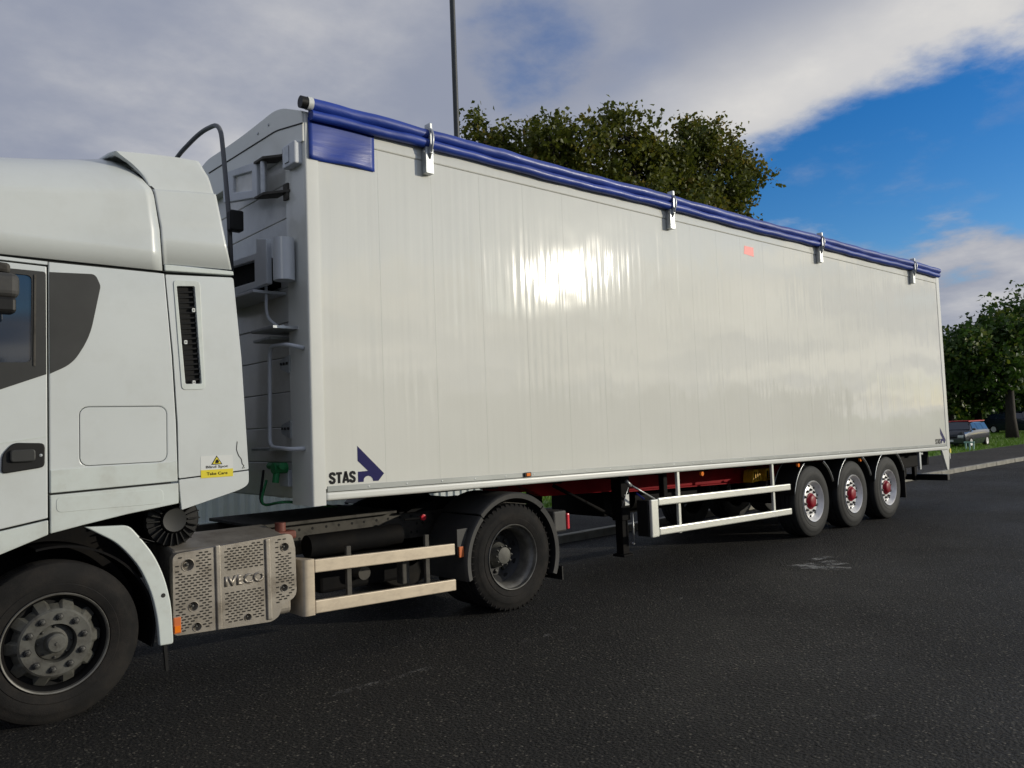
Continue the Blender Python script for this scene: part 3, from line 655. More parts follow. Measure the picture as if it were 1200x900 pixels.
# front corner posts: cream outer strip, grey-blue looking front return
for y0, y1 in ((-.008, .36), (TW-.36, TW+.008)):
    bm = NB(); pts = roundp([(-.02, y0), (.098, y0), (.098, y1), (-.02, y1)] , [.022 if y0 < 1 else .02, 0, 0, .022], 5)
    prism(bm, pts, 1.215, 4.45, axis='z'); obj('corner_post', bm, M['twhite'], tr, auto=30, smooth_=True)
# bulkhead planks
zz = [1.26+i*.302 for i in range(11)]
for i, z in enumerate(zz):
    bm = NB(); box(bm, .045, .10, .362, TW-.362, z+.0025, min(z+.2995, 4.42)); obj('front_wall_plank', bm, M['bulk'], tr, bevel=.006)
bm = NB(); box(bm, .085, .15, .05, TW-.05, 1.25, 4.42); obj('front_wall_core', bm, M['twhite'], tr)
# header board with arched top
hp = [(.0, 4.20), (.0, 4.455), (.43, 4.625), (1.275, 4.60), (TW-.43, 4.625), (TW, 4.455), (TW, 4.20)]
bm = NB(); prism(bm, roundp(hp, [0, .02, .18, .8, .18, .02, 0], 6), -.034, .05, axis='x'); hd = obj('header_board', bm, M['twhite'], tr, bevel=.006)
bm = NB(); tube(bm, rounded([(-.036, -.012, 4.345), (-.036, .30, 4.40), (-.036, .47, 4.43), (-.036, 2.0, 4.47)], .08), .006, 6); obj('header_cord', bm, M['seal'], tr)
for y, z in ((.62, 4.53), (.84, 4.52)):
    bm = NB(); lathe(bm, [(0, -.006), (.012, -.004), (.014, 0)], (y, 0, z), 10)
    for v in bm.verts: v.co = Vector((-.036+v.co.y, v.co.x, v.co.z))
    obj('header_bolt', bm, M['galv'], tr)
# corner block
bm = NB(); box(bm, -.09, .03, .035, .26, 4.02, 4.21); obj('corner_block', bm, M['greyp'], tr, bevel=.012)
bm = NB(); box(bm, -.100, -.088, .13, .20, 4.05, 4.19); obj('corner_block_clip', bm, M['galv'], tr, bevel=.003)
# swing bracket: framed arm on a hinge tube
bm = NB(); prism(bm, [(.62, 3.86), (.62, 4.18), (1.36, 4.27), (1.36, 3.99)], -.155, -.105, axis='x', holes=[[(.72, 3.95), (.72, 4.12), (1.12, 4.18), (1.12, 4.03)]])
arm = obj('swing_arm', bm, M['greyp'], tr, bevel=.008)
bm = NB(); prism(bm, [(.70, 3.93), (.70, 4.14), (1.14, 4.20), (1.14, 4.01)], -.128, -.118, axis='x'); obj('arm_fill_plate', bm, M['bulk'], arm)  # added plate: its pale colour keeps the shaded frame opening light
bm = NB(); tube(bm, [(-.13, .53, 3.87), (-.13, .53, 4.17)], .028, 14); obj('hinge_tube', bm, M['galv'], arm, smooth_=True, auto=40)
for z in (3.855, 4.165):
    bm = NB(); hexa(bm, [(-.17, .64, z-.010), (-.17, .46, z-.010), (-.022, .26, z-.010), (-.022, .50, z-.010), (-.17, .64, z+.010), (-.17, .46, z+.010), (-.022, .26, z+.010), (-.022, .50, z+.010)]); obj('hinge_bracket', bm, M['grey_rail'], arm)
    bm = NB(); box(bm, -.04, -.018, .28, .36, z-.07, z+.07); obj('hinge_plate', bm, M['grey_rail'], arm, bevel=.004)
# catwalk box with the dark gusset opening
bm = NB(); prism(bm, [(.36, 3.06), (.36, 3.44), (.56, 3.48), (.56, 3.36), (1.9, 3.42), (1.9, 3.03), (.9, 3.06)], -.20, -.15, axis='x', holes=[[(.60, 3.12), (.60, 3.30), (1.5, 3.35), (1.5, 3.15)]])
cw = obj('catwalk_bracket', bm, M['greyp'], tr, bevel=.008)
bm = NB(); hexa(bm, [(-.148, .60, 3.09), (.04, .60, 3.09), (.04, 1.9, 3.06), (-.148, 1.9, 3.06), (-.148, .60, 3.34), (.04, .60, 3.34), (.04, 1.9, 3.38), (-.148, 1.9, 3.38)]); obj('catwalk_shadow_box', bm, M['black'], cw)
bm = NB(); tube(bm, [(-.115, .215, 3.07), (-.115, .215, 3.42)], .088, 20); obj('control_canister', bm, M['greyp'], tr, smooth_=True, auto=40)
bm = NB(); hexa(bm, [(-.26, .50, 3.005), (.04, .50, 3.005), (.04, 2.0, 3.02), (-.26, 2.0, 3.02), (-.26, .50, 3.03), (.04, .50, 3.03), (.04, 2.0, 3.045), (-.26, 2.0, 3.045)]); obj('catwalk_tread', bm, M['greyp'], tr, bevel=.005)
bm = NB(); box(bm, -.24, .04, .18, .60, 2.665, 2.69); obj('step_plate', bm, M['galv'], tr, bevel=.003)
bm = NB(); tube(bm, rounded([(-.13, .53, 3.07), (-.13, .535, 2.80), (-.13, .30, 2.69), (-.13, .22, 2.69)], .1), .014, 8); obj('grab_rail', bm, M['greyp'], tr, smooth_=True)
bm = NB(); tube(bm, rounded([(-.02, .08, 2.50), (-.13, .14, 2.53), (-.13, .485, 2.55), (-.13, .525, 1.70), (-.13, .18, 1.68), (-.02, .10, 1.68)], .09, 6), .018, 10); hr = obj('handrail', bm, M['greyp'], tr, smooth_=True)
for z in (1.85, 2.40):
    bm = NB(); prism(bm, roundp([(.33, z-.09), (.33, z+.07), (.50, z+.03), (.50, z-.04)], .02), -.034, -.021, axis='x'); hb = obj('handrail_bracket', bm, M['galv'], tr)
    for y_ in (.36, .42, .47):
        bm = NB(); tube(bm, [(-.045, y_, z), (-.03, y_, z)], .011, 8); obj('bolt', bm, M['seal'], hb)
for y0, z0 in ((.52, 1.68), (.44, 2.62)):
    bm = NB(); box(bm, -.14, .04, y0, y0+.35, z0-.012, z0+.012); obj('step_plate', bm, M['galv'], tr, bevel=.003)
# green coupling and cable socket
bm = NB(); tube(bm, [(-.02, .45, 1.52), (-.14, .45, 1.52)], .045, 12); tube(bm, [(-.10, .35, 1.54), (-.10, .60, 1.54)], .03, 10); tube(bm, [(-.10, .45, 1.54), (-.12, .45, 1.40)], .028, 10); obj('air_coupling', bm, M['green'], tr, smooth_=True, auto=40)
bm = NB(); box(bm, -.02, .04, .42, .58, 1.36, 1.50); obj('socket_plate', bm, M['greyp'], tr, bevel=.005)
for (a, m_) in (((-.12, .62, 1.42), 'green'), ((-.1, .72, 1.5), 'seal')):
    bm = NB(); tube(bm, rounded([a, (-.2, .6, 1.20), (-.1, .35, 1.25), (.3, .5, 1.18), (.7, .9, 1.1)], .12), .012, 6); obj('air_hose', bm, M[m_], tr, smooth_=True)
# rolled tarpaulin: two sagging rolls and a hanging flap
def roll(y, z, r_, x0, x1, seed):
    rr_ = random.Random(seed); bm = NB(); n = 110; pts = []; rad = []
    for i in range(n+1):
        x = x0+(x1-x0)*i/n; ph = (x-1.2)/3.66*2*math.pi
        pts.append((x, y+.004*math.sin(x*5+seed)+.003*math.sin(x*17), zt(x)+z+.006*math.cos(ph)+.003*math.sin(x*9+seed))); rad.append(r_*(1+.05*math.sin(x*3.1+seed)+.04*rr_.uniform(-1, 1)))
    tube(bm, pts, rad, 18); return obj('tarpaulin_roll', bm, M['tarp'], tr, smooth_=True, auto=60)
roll(-.048, .066, .052, .03, 13.46, 1); roll(-.050, -.022, .043, .02, 13.44, 5)
bm = NB(); slab(bm, .02, 13.42, -.020, -.009, lambda x: zt(x)-.03, lambda x: zt(x)+.085); obj('tarpaulin_fold', bm, M['tarp'], tr)
bm = NB(); g = []
for i in range(17):
    a = []
    for j in range(9):
        x = .012+.632*i/16; z = 4.405-(.345-.010*i/16+.003*math.sin(i*.5))*j/8
        a.append(bm.verts.new((x, -.014-.010*math.sin(i*.55+j*.35)*(j/8)-.006*j/8, z)))
    g.append(a)
for i in range(16):
    for j in range(8): bm.faces.new((g[i][j], g[i+1][j], g[i+1][j+1], g[i][j+1]))
fl = obj('tarpaulin_flap', bm, M['tarp'], tr, smooth_=True); sm = fl.modifiers.new('thick', 'SOLIDIFY'); sm.thickness = .003
bm = NB(); tube(bm, [(.03, -.048, 4.506), (-.015, -.048, 4.505)], .054, 20); obj('roll_collar', bm, M['sticker'], tr, smooth_=True, auto=40)
bm = NB(); tube(bm, [(-.015, -.048, 4.505), (-.07, -.046, 4.505)], .050, 20); obj('roll_end_crank', bm, M['blackp'], tr, smooth_=True, auto=40)
# tarpaulin clamps
for x in (1.20, 4.86, 8.64, 12.18):
    z = zt(x)
    bm = NB(); prism(bm, roundp([(x-.045, z-.30), (x-.045, z-.06), (x-.012, z-.02), (x+.045, z-.06), (x+.045, z-.30)], [.012, .01, 0, .01, .012]), -.075, -.0075); cl_ = obj('tarpaulin_clamp', bm, M['galv'], tr, bevel=.004)
    bm = NB(); tube(bm, rounded([(x, -.07, z-.16), (x, -.135, z-.02), (x, -.13, z+.08), (x, -.06, z+.14)], .05), .012, 8); obj('clamp_hook', bm, M['galv'], cl_, smooth_=True)
    bm = NB(); box(bm, x-.012, x+.018, -.105, -.02, z-.12, z+.165); obj('clamp_lever', bm, M['galv'], cl_, bevel=.005)
    bm = NB(); tube(bm, [(x-.06, -.06, z-.10), (x+.06, -.06, z-.10)], .010, 8); obj('clamp_pin', bm, M['galv'], cl_)
# rear frame, doors, tapered lower post, bumper
for y0, y1 in ((-.010, .12), (TW-.12, TW+.010)):
    bm = NB(); box(bm, 13.402, 13.56, y0, y1, zb(13.5)-.02, zt(13.5)+.01); obj('rear_post', bm, M['twhite'], tr, bevel=.015)
    bm = NB(); hexa(bm, [(13.36, y0+.003, .66), (13.44, y0+.003, .66), (13.44, y0+.04, .66), (13.36, y0+.04, .66), (13.14, y0+.003, zb(13.3)-.003), (13.52, y0+.003, zb(13.3)-.003), (13.52, y0+.04, zb(13.3)-.003), (13.14, y0+.04, zb(13.3)-.003)]); obj('tapered_post', bm, M['twhite'], tr, bevel=.006)
    bm = NB(); box(bm, 13.565, 13.60, y0+.02, y0+.10, .86, 4.3); obj('door_bar', bm, M['galv'], tr, bevel=.006)
for k in range(2):
    bm = NB(); box(bm, 13.45, 13.54, .122+k*1.155, .122+k*1.155+1.15, 1.06, 4.44); obj('rear_door', bm, M['twhite'], tr, bevel=.01)
bm = NB(); box(bm, 13.52, 13.64, .06, TW-.06, .44, .56); obj('bumper_bar', bm, M['blackp'], tr, bevel=.01)
for y in (.62, 1.90):
    bm = NB(); box(bm, 13.40, 13.50, y, y+.06, .44, 1.05); obj('bumper_strut', bm, M['black'], tr)
bm = NB(); box(bm, 12.15, 12.22, .03, .07, .74, 1.07); obj('hanger_strap', bm, M['galv'], tr, bevel=.004)
bm = NB(); box(bm, 12.35, 12.50, .10, .16, 1.00, 1.045); obj('tool_clip', bm, M['galv'], tr, bevel=.004)
bm = NB(); box(bm, 11.6, 13.3, .30, .55, .76, 1.02); obj('rear_cross_box', bm, M['black'], tr, bevel=.02)
bm = NB(); tube(bm, [(12.0, .25, .70), (12.0, 1.2, .70)], .09, 16); obj('air_tank', bm, M['black'], tr, smooth_=True, auto=40)
bm = NB(); box(bm, 13.45, 13.50, 1.5, 1.8, .56, .64); lb = obj('rear_lamp_cluster', bm, M['lens_red'], tr, bevel=.01)
# chassis
for y in (.80, 1.63):
    bm = NB(); hexa(bm, [(4.7, y, .93), (11.2, y, .74), (11.2, y+.12, .74), (4.7, y+.12, .93), (4.7, y, 1.16), (11.2, y, 1.03), (11.2, y+.12, 1.03), (4.7, y+.12, 1.16)]); obj('chassis_beam', bm, M['redc'], tr, bevel=.006)
    bm = NB(); box(bm, 11.2, 13.3, y+.02, y+.10, .80, 1.03); obj('tail_beam', bm, M['black'], tr)
    bm = NB(); prism(bm, [(.5, 1.175), (2.95, 1.135), (3.3, .98), (4.7, .93), (4.7, 1.16), (.5, 1.235)], y, y+.12); obj('neck_beam', bm, M['redc'], tr, bevel=.006)
    bm = NB(); box(bm, 4.7, 13.2, y-.04, y+.16, .0, .001) if False else hexa(bm, [(4.72, y-.05, .915), (11.2, y-.05, .725), (11.2, y+.17, .725), (4.72, y+.17, .915), (4.72, y-.05, .929), (11.2, y-.05, .739), (11.2, y+.17, .739), (4.72, y+.17, .929)]); obj('beam_flange', bm, M['redc'], tr)
for i in range(14):
    x = 1.2+i*.92; bm = NB(); box(bm, x, x+.08, .30, TW-.30, zb(x)-.045, zb(x)+.018); obj('cross_member', bm, M['black'], tr)
bm = NB(); box(bm, 1.0, 2.6, .6, 1.95, 1.165, 1.185); obj('kingpin_plate', bm, M['black'], tr)
bm = NB(); hexa(bm, [(2.9, .62, .95), (4.2, .62, .70), (4.2, .66, .70), (2.9, .66, .95), (2.9, .62, 1.0), (4.2, .62, .75), (4.2, .66, .75), (2.9, .62, 1.0)]) if False else tube(bm, [(3.4, .72, 1.1), (4.25, .55, .66)], .022, 8); obj('diagonal_brace', bm, M['black'], tr, smooth_=True)
# landing legs
for y in (.42, 1.95):
    bm = NB(); box(bm, 4.24, 4.40, y, y+.16, .62, 1.16); ll = obj('landing_leg', bm, M['black'], tr, bevel=.01)
    bm = NB(); box(bm, 4.265, 4.375, y+.025, y+.135, .22, .62); obj('inner_leg', bm, M['black'], ll, bevel=.006)
    bm = NB(); box(bm, 4.23, 4.41, y-.01, y+.17, .19, .22); obj('foot', bm, M['black'], ll, bevel=.01)
    if y < 1:
        bm = NB(); box(bm, 4.30, 4.375, y-.006, y-.001, .80, .93); obj('leg_sticker', bm, M['sticker'], ll)
        bm = NB(); tube(bm, [(4.40, y-.03, .34), (4.40, y-.03, .70)], .010, 8); tube(bm, [(4.40, y-.03, .34), (4.40, y+.02, .34)], .018, 8); obj('crank_handle', bm, M['galv'], ll, smooth_=True)
bm = NB(); tube(bm, [(4.17, .25, 1.08), (4.62, .22, .86)], .012, 8); tube(bm, [(4.14, .25, 1.11), (4.22, .25, 1.05)], .022, 8); tube(bm, [(4.21, .27, 1.05), (4.10, .30, .80)], .006, 6); obj('stay_rod', bm, M['galv'], tr, smooth_=True)
bm = NB(); tube(bm, [(4.62, .5, .92), (4.72, .46, .84)], .012, 8); obj('blue_hose_end', bm, M['rubberblue'], tr, smooth_=True)
# dark boxes and tanks filling the underside
bm = NB(); box(bm, 4.9, 7.3, 1.3, 2.3, .55, 1.05); obj('equipment_box', bm, M['black'], tr, bevel=.02)
bm = NB(); tube(bm, [(5.2, 1.15, .78), (6.6, 1.15, .75)], .15, 18); obj('air_tank', bm, M['black'], tr, smooth_=True, auto=40)
bm = NB(); box(bm, 4.86, 4.94, .26, .34, .84, 1.17); obj('hose_reel', bm, M['black'], tr, bevel=.01)
# side guard
sg = NB(); box(sg, 4.262, 4.395, -.01, .03, .452, .888); gp = obj('side_guard_plate', sg, M['guard'], tr, bevel=.012)
sg = NB(); box(sg, 4.25, 4.29, .032, .20, .46, .88); obj('guard_return', sg, M['blackp'], gp, bevel=.01)
for za, zc in (((.815, .875), None), ((.47, .565), None)):
    z0, z1 = za
    f0 = lambda x, z0=z0: z0-(x-4.4)*.0145-.0; 
    bm = NB(); slab(bm, 4.398, 7.43, -.012, .022, lambda x: (z0-.005)-(x-4.4)*.02, lambda x: (z0+.085)-(x-4.4)*.02); obj('side_guard_rail', bm, M['guard'], tr, bevel=.014, seg=3)
for x in (4.85, 7.03):
    bm = NB(); box(bm, x-.025, x+.025, .024, .06, .44, zb(x)); obj('side_guard_post', bm, M['guard'], tr, bevel=.006)
# wheel chocks
for x in (7.42, 7.78):
    bm = NB(); prism(bm, roundp([(x, .83), (x+.05, 1.02), (x+.20, 1.03), (x+.30, .86)], .03), .60, .76); ch_ = obj('wheel_chock', bm, M['chock'], tr, bevel=.01)
    for k in range(3):
        bm = NB(); box(bm, x+.07+k*.06, x+.085+k*.06, .592, .602, .87, .99); obj('chock_rib', bm, M['black'], ch_)
# lamps
def mlamp(x, z, m='amber', w=.09, h=.045, y=-.012, name='marker_lamp'):
    bm = NB(); box(bm, x, x+w, y-.012, y+.003, z, z+h); o = obj(name, bm, M['blackp'], tr, bevel=.005)
    bm = NB(); box(bm, x+w*.2, x+w*.8, y-.020, y-.0125, z+h*.15, z+h*.85); obj('lens', bm, M[m], o, bevel=.005)
mlamp(2.28, zb(2.3)+.075)
for x in (5.35, 7.75, 9.75):
    bm = NB(); tube(bm, [(x, .02, zb(x)-.05), (x, .05, zb(x)-.05)], .028, 12); obj('side_reflector', bm, M['amber'], tr)
# axles, wheels, mudguards
for i in range(3):
    x = 8.15+1.31*i
    wheel(tr, (x, .03, .525), 1, 'trailer'); wheel(tr, (x, TW-.03, .525), -1, 'trailer')
    bm = NB(); tube(bm, [(x, .35, .525), (x, TW-.35, .525)], .065, 12); obj('axle', bm, M['black'], tr, smooth_=True, auto=40)
    for sy, y0 in ((1, .0), (-1, TW)):
        # half-mudguard shells fore and aft, open above where the body starts
        for (a0, a1) in ((118, 168), (22, 62)):
            if i == 2 and a0 == 22: a1 = 62
            bm = NB(); lathe(bm, [(.60, .0), (.622, .0), (.622, .012), (.612, .014), (.612, .36), (.60, .36), (.60, .0)], (x, y0, .55), 14, a0, a1, sgn=sy)
            mg = obj('mudguard', bm, M['blackp'], tr, smooth_=True, auto=30)
            bm = NB(); pts = [(x+.624*math.cos(R(a0+(a1-a0)*k/12)), y0+sy*(-.006), .55+.624*math.sin(R(a0+(a1-a0)*k/12))) for k in range(13)]
            tube(bm, pts, .007, 6); obj('mudguard_edge', bm, M['galv'], mg, smooth_=True)
            bm = NB(); tube(bm, [(a_, b_+sy*.34, c_) for a_, b_, c_ in pts], .008, 6); obj('mudguard_edge', bm, M['galv'], mg, smooth_=True)
    if i == 2:
        for y0 in (.0, TW-.36):
            bm = NB(); box(bm, x+.60, x+.612, y0, y0+.36, .30, .78); obj('mudflap', bm, M['blackp'], tr)
# printing on the side: word and arrow mark, pink slip
word_stas(tr, .134, 1.384, .250, .090, -.008)
def emblem(x0, s, z_, sx=1.0, m='navy'):
    P_ = [(0, .306), (0, .181), (.097, .092), (0, .090), (0, .003), (.052, .002), (.056, .030), (.074, .045), (.099, .050), (.123, .042), (.139, .026), (.146, .002), (.197, .001), (.256, .061)]
    bm = NB(); prism(bm, [(x0+a*s*sx, z_+b*s) for a, b in P_], -.0018, -.0006); return obj('arrow_emblem', bm, M[m], tr)
emblem(.402, 1.0, 1.376)
word_stas(tr, 12.86, 1.175, .25, .090); emblem(13.12, 1.0, 1.175)
bm = NB(); hexa(bm, [(6.55, -.002, 4.055), (6.80, -.002, 4.04), (6.80, -.0005, 4.04), (6.55, -.0005, 4.055), (6.57, -.002, 4.17), (6.80, -.002, 4.17), (6.80, -.0005, 4.17), (6.57, -.0005, 4.17)]); obj('pink_sticker', bm, M['pink'], tr)
bm = NB(); box(bm, 13.5, 13.56, -.02, -.011, .98, 1.06); obj('yellow_tag', bm, M['yellow'], tr)

# ================================================================== TRACTOR UNIT
tk = thing('lorry_tractor', 'white two-axle lorry tractor unit with tall sleeper cab coupled to the trailer', 'lorry', (-.6, 0, 0))
CW = 2.55; CY = .03
def both(name, pts, y0, y1, m, holes=(), bevel=0, parent=tk, label=None, far=True, seg=2):
    """a plate on the near side and its mirror image on the far side"""
    r_ = []
    for k in range(2 if far else 1):
        a, b = (y0, y1) if k == 0 else (CW-y1, CW-y0)
        bm = NB(); prism(bm, pts, a, b, holes=holes); r_.append(obj(name, bm, m, parent, bevel=bevel, seg=seg))
    return r_
# inner shell so seams read dark
bm = NB(); prism(bm, [(-3.25, 1.30), (-3.12, 3.05), (-1.16, 3.05), (-1.09, 1.42), (-1.2, 1.40), (-1.9, 1.30)], CY+.035, CW-CY-.035); obj('cab_core', bm, M['trim'], tk)
# sleeper side with a hatch cut in it
hole = rr2(-1.690, -1.127, 1.637, 2.034, .055)
body = [(-1.866, 1.472), (-1.055, 1.492), (-1.062, 1.9), (-1.085, 2.4), (-1.13, 2.992), (-1.866, 2.976+.018)]
both('sleeper_panel', body, CY, CY+.03, M['cab'], holes=[hole], bevel=.007)
h2 = rr2(-1.6865, -1.1305, 1.6405, 2.0305, .052)
both('locker_hatch', h2, CY+.0005, CY+.028, M['cab'], bevel=.003)
both('side_moulding', [(-1.863, 1.474), (-1.06, 1.494), (-1.06, 1.640), (-1.12, 1.632), (-1.7, 1.628), (-1.863, 1.622)], CY-.007, CY+.002, M['cab_low'], bevel=.005)
both('lower_skirt', [(-1.864, 1.213), (-1.66, 1.25), (-1.40, 1.292), (-1.053, 1.335), (-1.053, 1.480), (-1.864, 1.460)], CY-.006, CY+.03, M['cab_low'], bevel=.006)
both('skirt_recess', rr2(-1.83, -1.16, 1.345, 1.445, .03), CY-.0085, CY-.004, M['cab_low'], bevel=.002)
# door
tint = [(-2.97, 2.935), (-1.882, 2.925), (-1.882, 2.249), (-2.14, 2.147), (-2.93, 1.95)]
win = roundp([(-2.90, 2.30), (-1.968, 2.325), (-1.963, 2.893), (-2.84, 2.90)], .035)
doorp = [(-3.0, 1.20), (-2.45, 1.20), (-2.14, 1.272), (-1.877, 1.315), (-1.877, 2.962), (-3.02, 2.985)]
for k in range(2):
    a, b = (CY, CY+.04) if k == 0 else (CW-CY-.04, CW-CY); s_ = 1 if k == 0 else -1; yf = CY if k == 0 else CW-CY
    bm = NB(); prism(bm, doorp, a, b, holes=[win]); d = obj('door', bm, M['cab'], tk, bevel=.006)
    def pl(p, q): return (min(yf+s_*p, yf+s_*q), max(yf+s_*p, yf+s_*q))
    bm = NB(); prism(bm, roundp(tint, [.02, .02, .0, 0, .02]), *pl(-.003, .004), holes=[win]); obj('window_surround', bm, M['trim'], d, bevel=.001)
    bm = NB(); prism(bm, win, *pl(.008, .014)); obj('window_glass', bm, M['glass'], d)
    bm = NB(); prism(bm, [(-1.958, 2.30), (-1.944, 2.30), (-1.938, 2.90), (-1.952, 2.90)], *pl(-.010, -.0035)); obj('window_channel', bm, M['grey_rail'], d, bevel=.003)
    bm = NB(); prism(bm, roundp([(-2.135, 1.615), (-1.895, 1.645), (-1.893, 1.80), (-2.07, 1.81), (-2.13, 1.74)], .03), *pl(-.012, .002)); h_ = obj('handle', bm, M['blackp'], d, bevel=.006)
    bm = NB(); prism(bm, rr2(-2.09, -1.95, 1.685, 1.765, .02), *pl(-.035, -.016)); obj('handle_bar', bm, M['trim'], d, bevel=.008)
    bm = NB(); lathe(bm, [(0, -.016), (.009, -.015), (.011, -.012)], (-1.918, yf, 1.722), 12, sgn=s_); obj('key_lock', bm, M['galv'], d)
    bm = NB(); prism(bm, [(-2.98, 1.69), (-1.882, 1.84), (-1.882, 1.846), (-2.98, 1.70)], *pl(-.003, .001)); obj('door_crease', bm, M['cab_low'], d)
both('sleeper_window_trim', roundp([(-1.862, 2.252), (-1.728, 2.322), (-1.622, 2.506), (-1.552, 2.862), (-1.585, 2.940), (-1.862, 2.926)], [0, .1, .15, .02, .03, 0], 6), CY-.003, CY+.004, M['trim'], bevel=.001)
both('cant_rail', [(-3.05, 2.998), (-1.872, 2.974), (-1.872, 2.994), (-3.05, 3.020)], CY, CY+.03, M['cab'])
both('step_panel', [(-3.0, .95), (-2.50, .98), (-2.14, 1.115), (-1.876, 1.208), (-1.876, 1.302), (-2.14, 1.259), (-2.45, 1.19), (-3.0, 1.18)], CY-.004, CY+.04, M['cab_low'], bevel=.006)
# nose of the cab (outside the picture, kept simple but whole)
bm = NB(); prism(bm, roundp([(-3.42, .42), (-3.45, 1.5), (-3.18, 3.0), (-3.02, 3.0), (-3.005, .95), (-2.55, .95), (-2.55, .42)], [.1, .05, .02, 0, 0, .05, .05]), CY+.02, CW-CY-.02); obj('cab_front', bm, M['cab'], tk, bevel=.06, seg=3)
bm = NB(); hexa(bm, [(-3.43, .18, 1.62), (-3.40, .18, 1.62), (-3.40, CW-.18, 1.62), (-3.43, CW-.18, 1.62), (-3.20, .18, 2.9), (-3.17, .18, 2.9), (-3.17, CW-.18, 2.9), (-3.20, CW-.18, 2.9)]); obj('windscreen', bm, M['glass'], tk)
# roof cap and air deflector: lofted shells
def xseam(z):
    P_ = [(2.9, -1.140), (3.02, -1.144), (3.43, -1.165), (3.60, -1.205), (3.72, -1.275), (3.80, -1.35), (3.86, -1.44), (3.95, -1.47), (4.2, -1.5)]
    for (a, b), (c, d) in zip(P_, P_[1:]):
        if z <= c: return b+(d-b)*(z-a)/(c-a)
    return -1.5
def loft(name, xa, xb, prof, m, nx=28, solid=.02):
    """prof(u) -> list of (y,z) from the near sill over the roof to the far sill"""
    bm = NB(); g = []
    for i in range(nx+1):
        u = i/nx; row = []
        for (y, z) in prof(u):
            x = xa(z, y)*(1-u)+xb(z, y)*u; row.append(bm.verts.new((x, y, z)))
        g.append(row)
    for i in range(nx):
        for j in range(len(g[0])-1): bm.faces.new((g[i][j], g[i+1][j], g[i+1][j+1], g[i][j+1]))
    o = obj(name, bm, m, tk, smooth_=True, auto=32)
    if solid: s_ = o.modifiers.new('thick', 'SOLIDIFY'); s_.thickness = solid; s_.offset = -1
    return o
def sym(h): return h+[(CW-y, z) for y, z in reversed(h)]
def roofprof(u):
    zs = 3.022-.010*u
    zc = 3.34+.26*u; t_ = 3.68+.21*u-.10*max(0, .45-u)**1.5
    h = [(CY, zs), (CY+.001, zs+.15), (CY+.003, (zs+zc)/2), (CY+.006, zc-.05), (CY+.012, zc-.01), (CY+.022, zc+.012)]
    dz = t_-(zc+.012)
    for a, b in ((.05, .25), (.10, .45), (.16, .64), (.23, .80), (.31, .91), (.40, .98), (.50, 1.0)): h.append((CY+.022+a, zc+.012+dz*b))
    h += [(.85, t_+.02), (1.27, t_+.03)]
    return h+[(CW-y, z) for y, z in reversed(h[:-1])]
loft('roof_cap', lambda z, y: -3.15+max(0, z-3.2)*.75, lambda z, y: xseam(z), roofprof, M['cab'])
def deflprof(u):
    z0 = 3.065+.01*u; zc = 3.60+.045*u; t_ = 3.875+.045*math.sin(u*1.6)
    h = [(CY+.004, z0), (CY+.004, z0+.2), (CY+.005, (z0+zc)/2), (CY+.005, zc-.015), (CY+.012, zc-.002), (CY+.040, zc+.012), (CY+.050, zc+.05), (CY+.060, zc+.10), (CY+.080, zc+.15), (CY+.095, zc+.19), (CY+.108, t_-.03), (CY+.118, t_-.008), (CY+.150, t_+.002), (.5, t_+.03), (1.27, t_+.04)]
    w = min(1, .8+u/.15); q = roofprof(1)[:15]
    h = [(a*w+c*(1-w), b*w+d*(1-w)) for (a, b), (c, d) in zip(h, q)]
    return h+[(CW-y, z) for y, z in reversed(h[:-1])]
def xrear(z, y): return -.630-(z-3.06)*.195-(.03 if z > 3.80 else 0)*(z-3.8)/.1
loft('air_deflector', lambda z, y: xseam(z)+.009, xrear, deflprof, M['cab'], solid=.025)
loft('roof_joint_seal', lambda z, y: xseam(z)-.02, lambda z, y: xseam(z)+.03, lambda u: [(y+.006 if y < 1.27 else y-.006, z-(.006 if 1.2 > abs(y-1.27) else 0)) for y, z in roofprof(1)], M['seal'], nx=2, solid=.004)
both('deflector_rim', [(-1.128, 3.012), (-.618, 3.030), (-.622, 3.062), (-1.130, 3.060)], CY-.004, CY+.05, M['cab_low'], bevel=.007)
# raised centre of the roof spoiler
bm = NB(); g = []
for i in range(13):
    u = i/12; x = -1.36+.50*u; row = []
    for j in range(11):
        v_ = j/10; y = .42+1.71*v_; e = math.sin(math.pi*min(1, max(0, v_)))**.25 if 0 < v_ < 1 else 0
        row.append(bm.verts.new((x, y, 3.88+(.035+.10*u**.8)*e)))
    g.append(row)
for i in range(12):
    for j in range(10): bm.faces.new((g[i][j], g[i+1][j], g[i+1][j+1], g[i][j+1]))
o = obj('roof_spoiler', bm, M['cab'], tk, smooth_=True, auto=50); s_ = o.modifiers.new('thick', 'SOLIDIFY'); s_.thickness = .03; s_.offset = -1
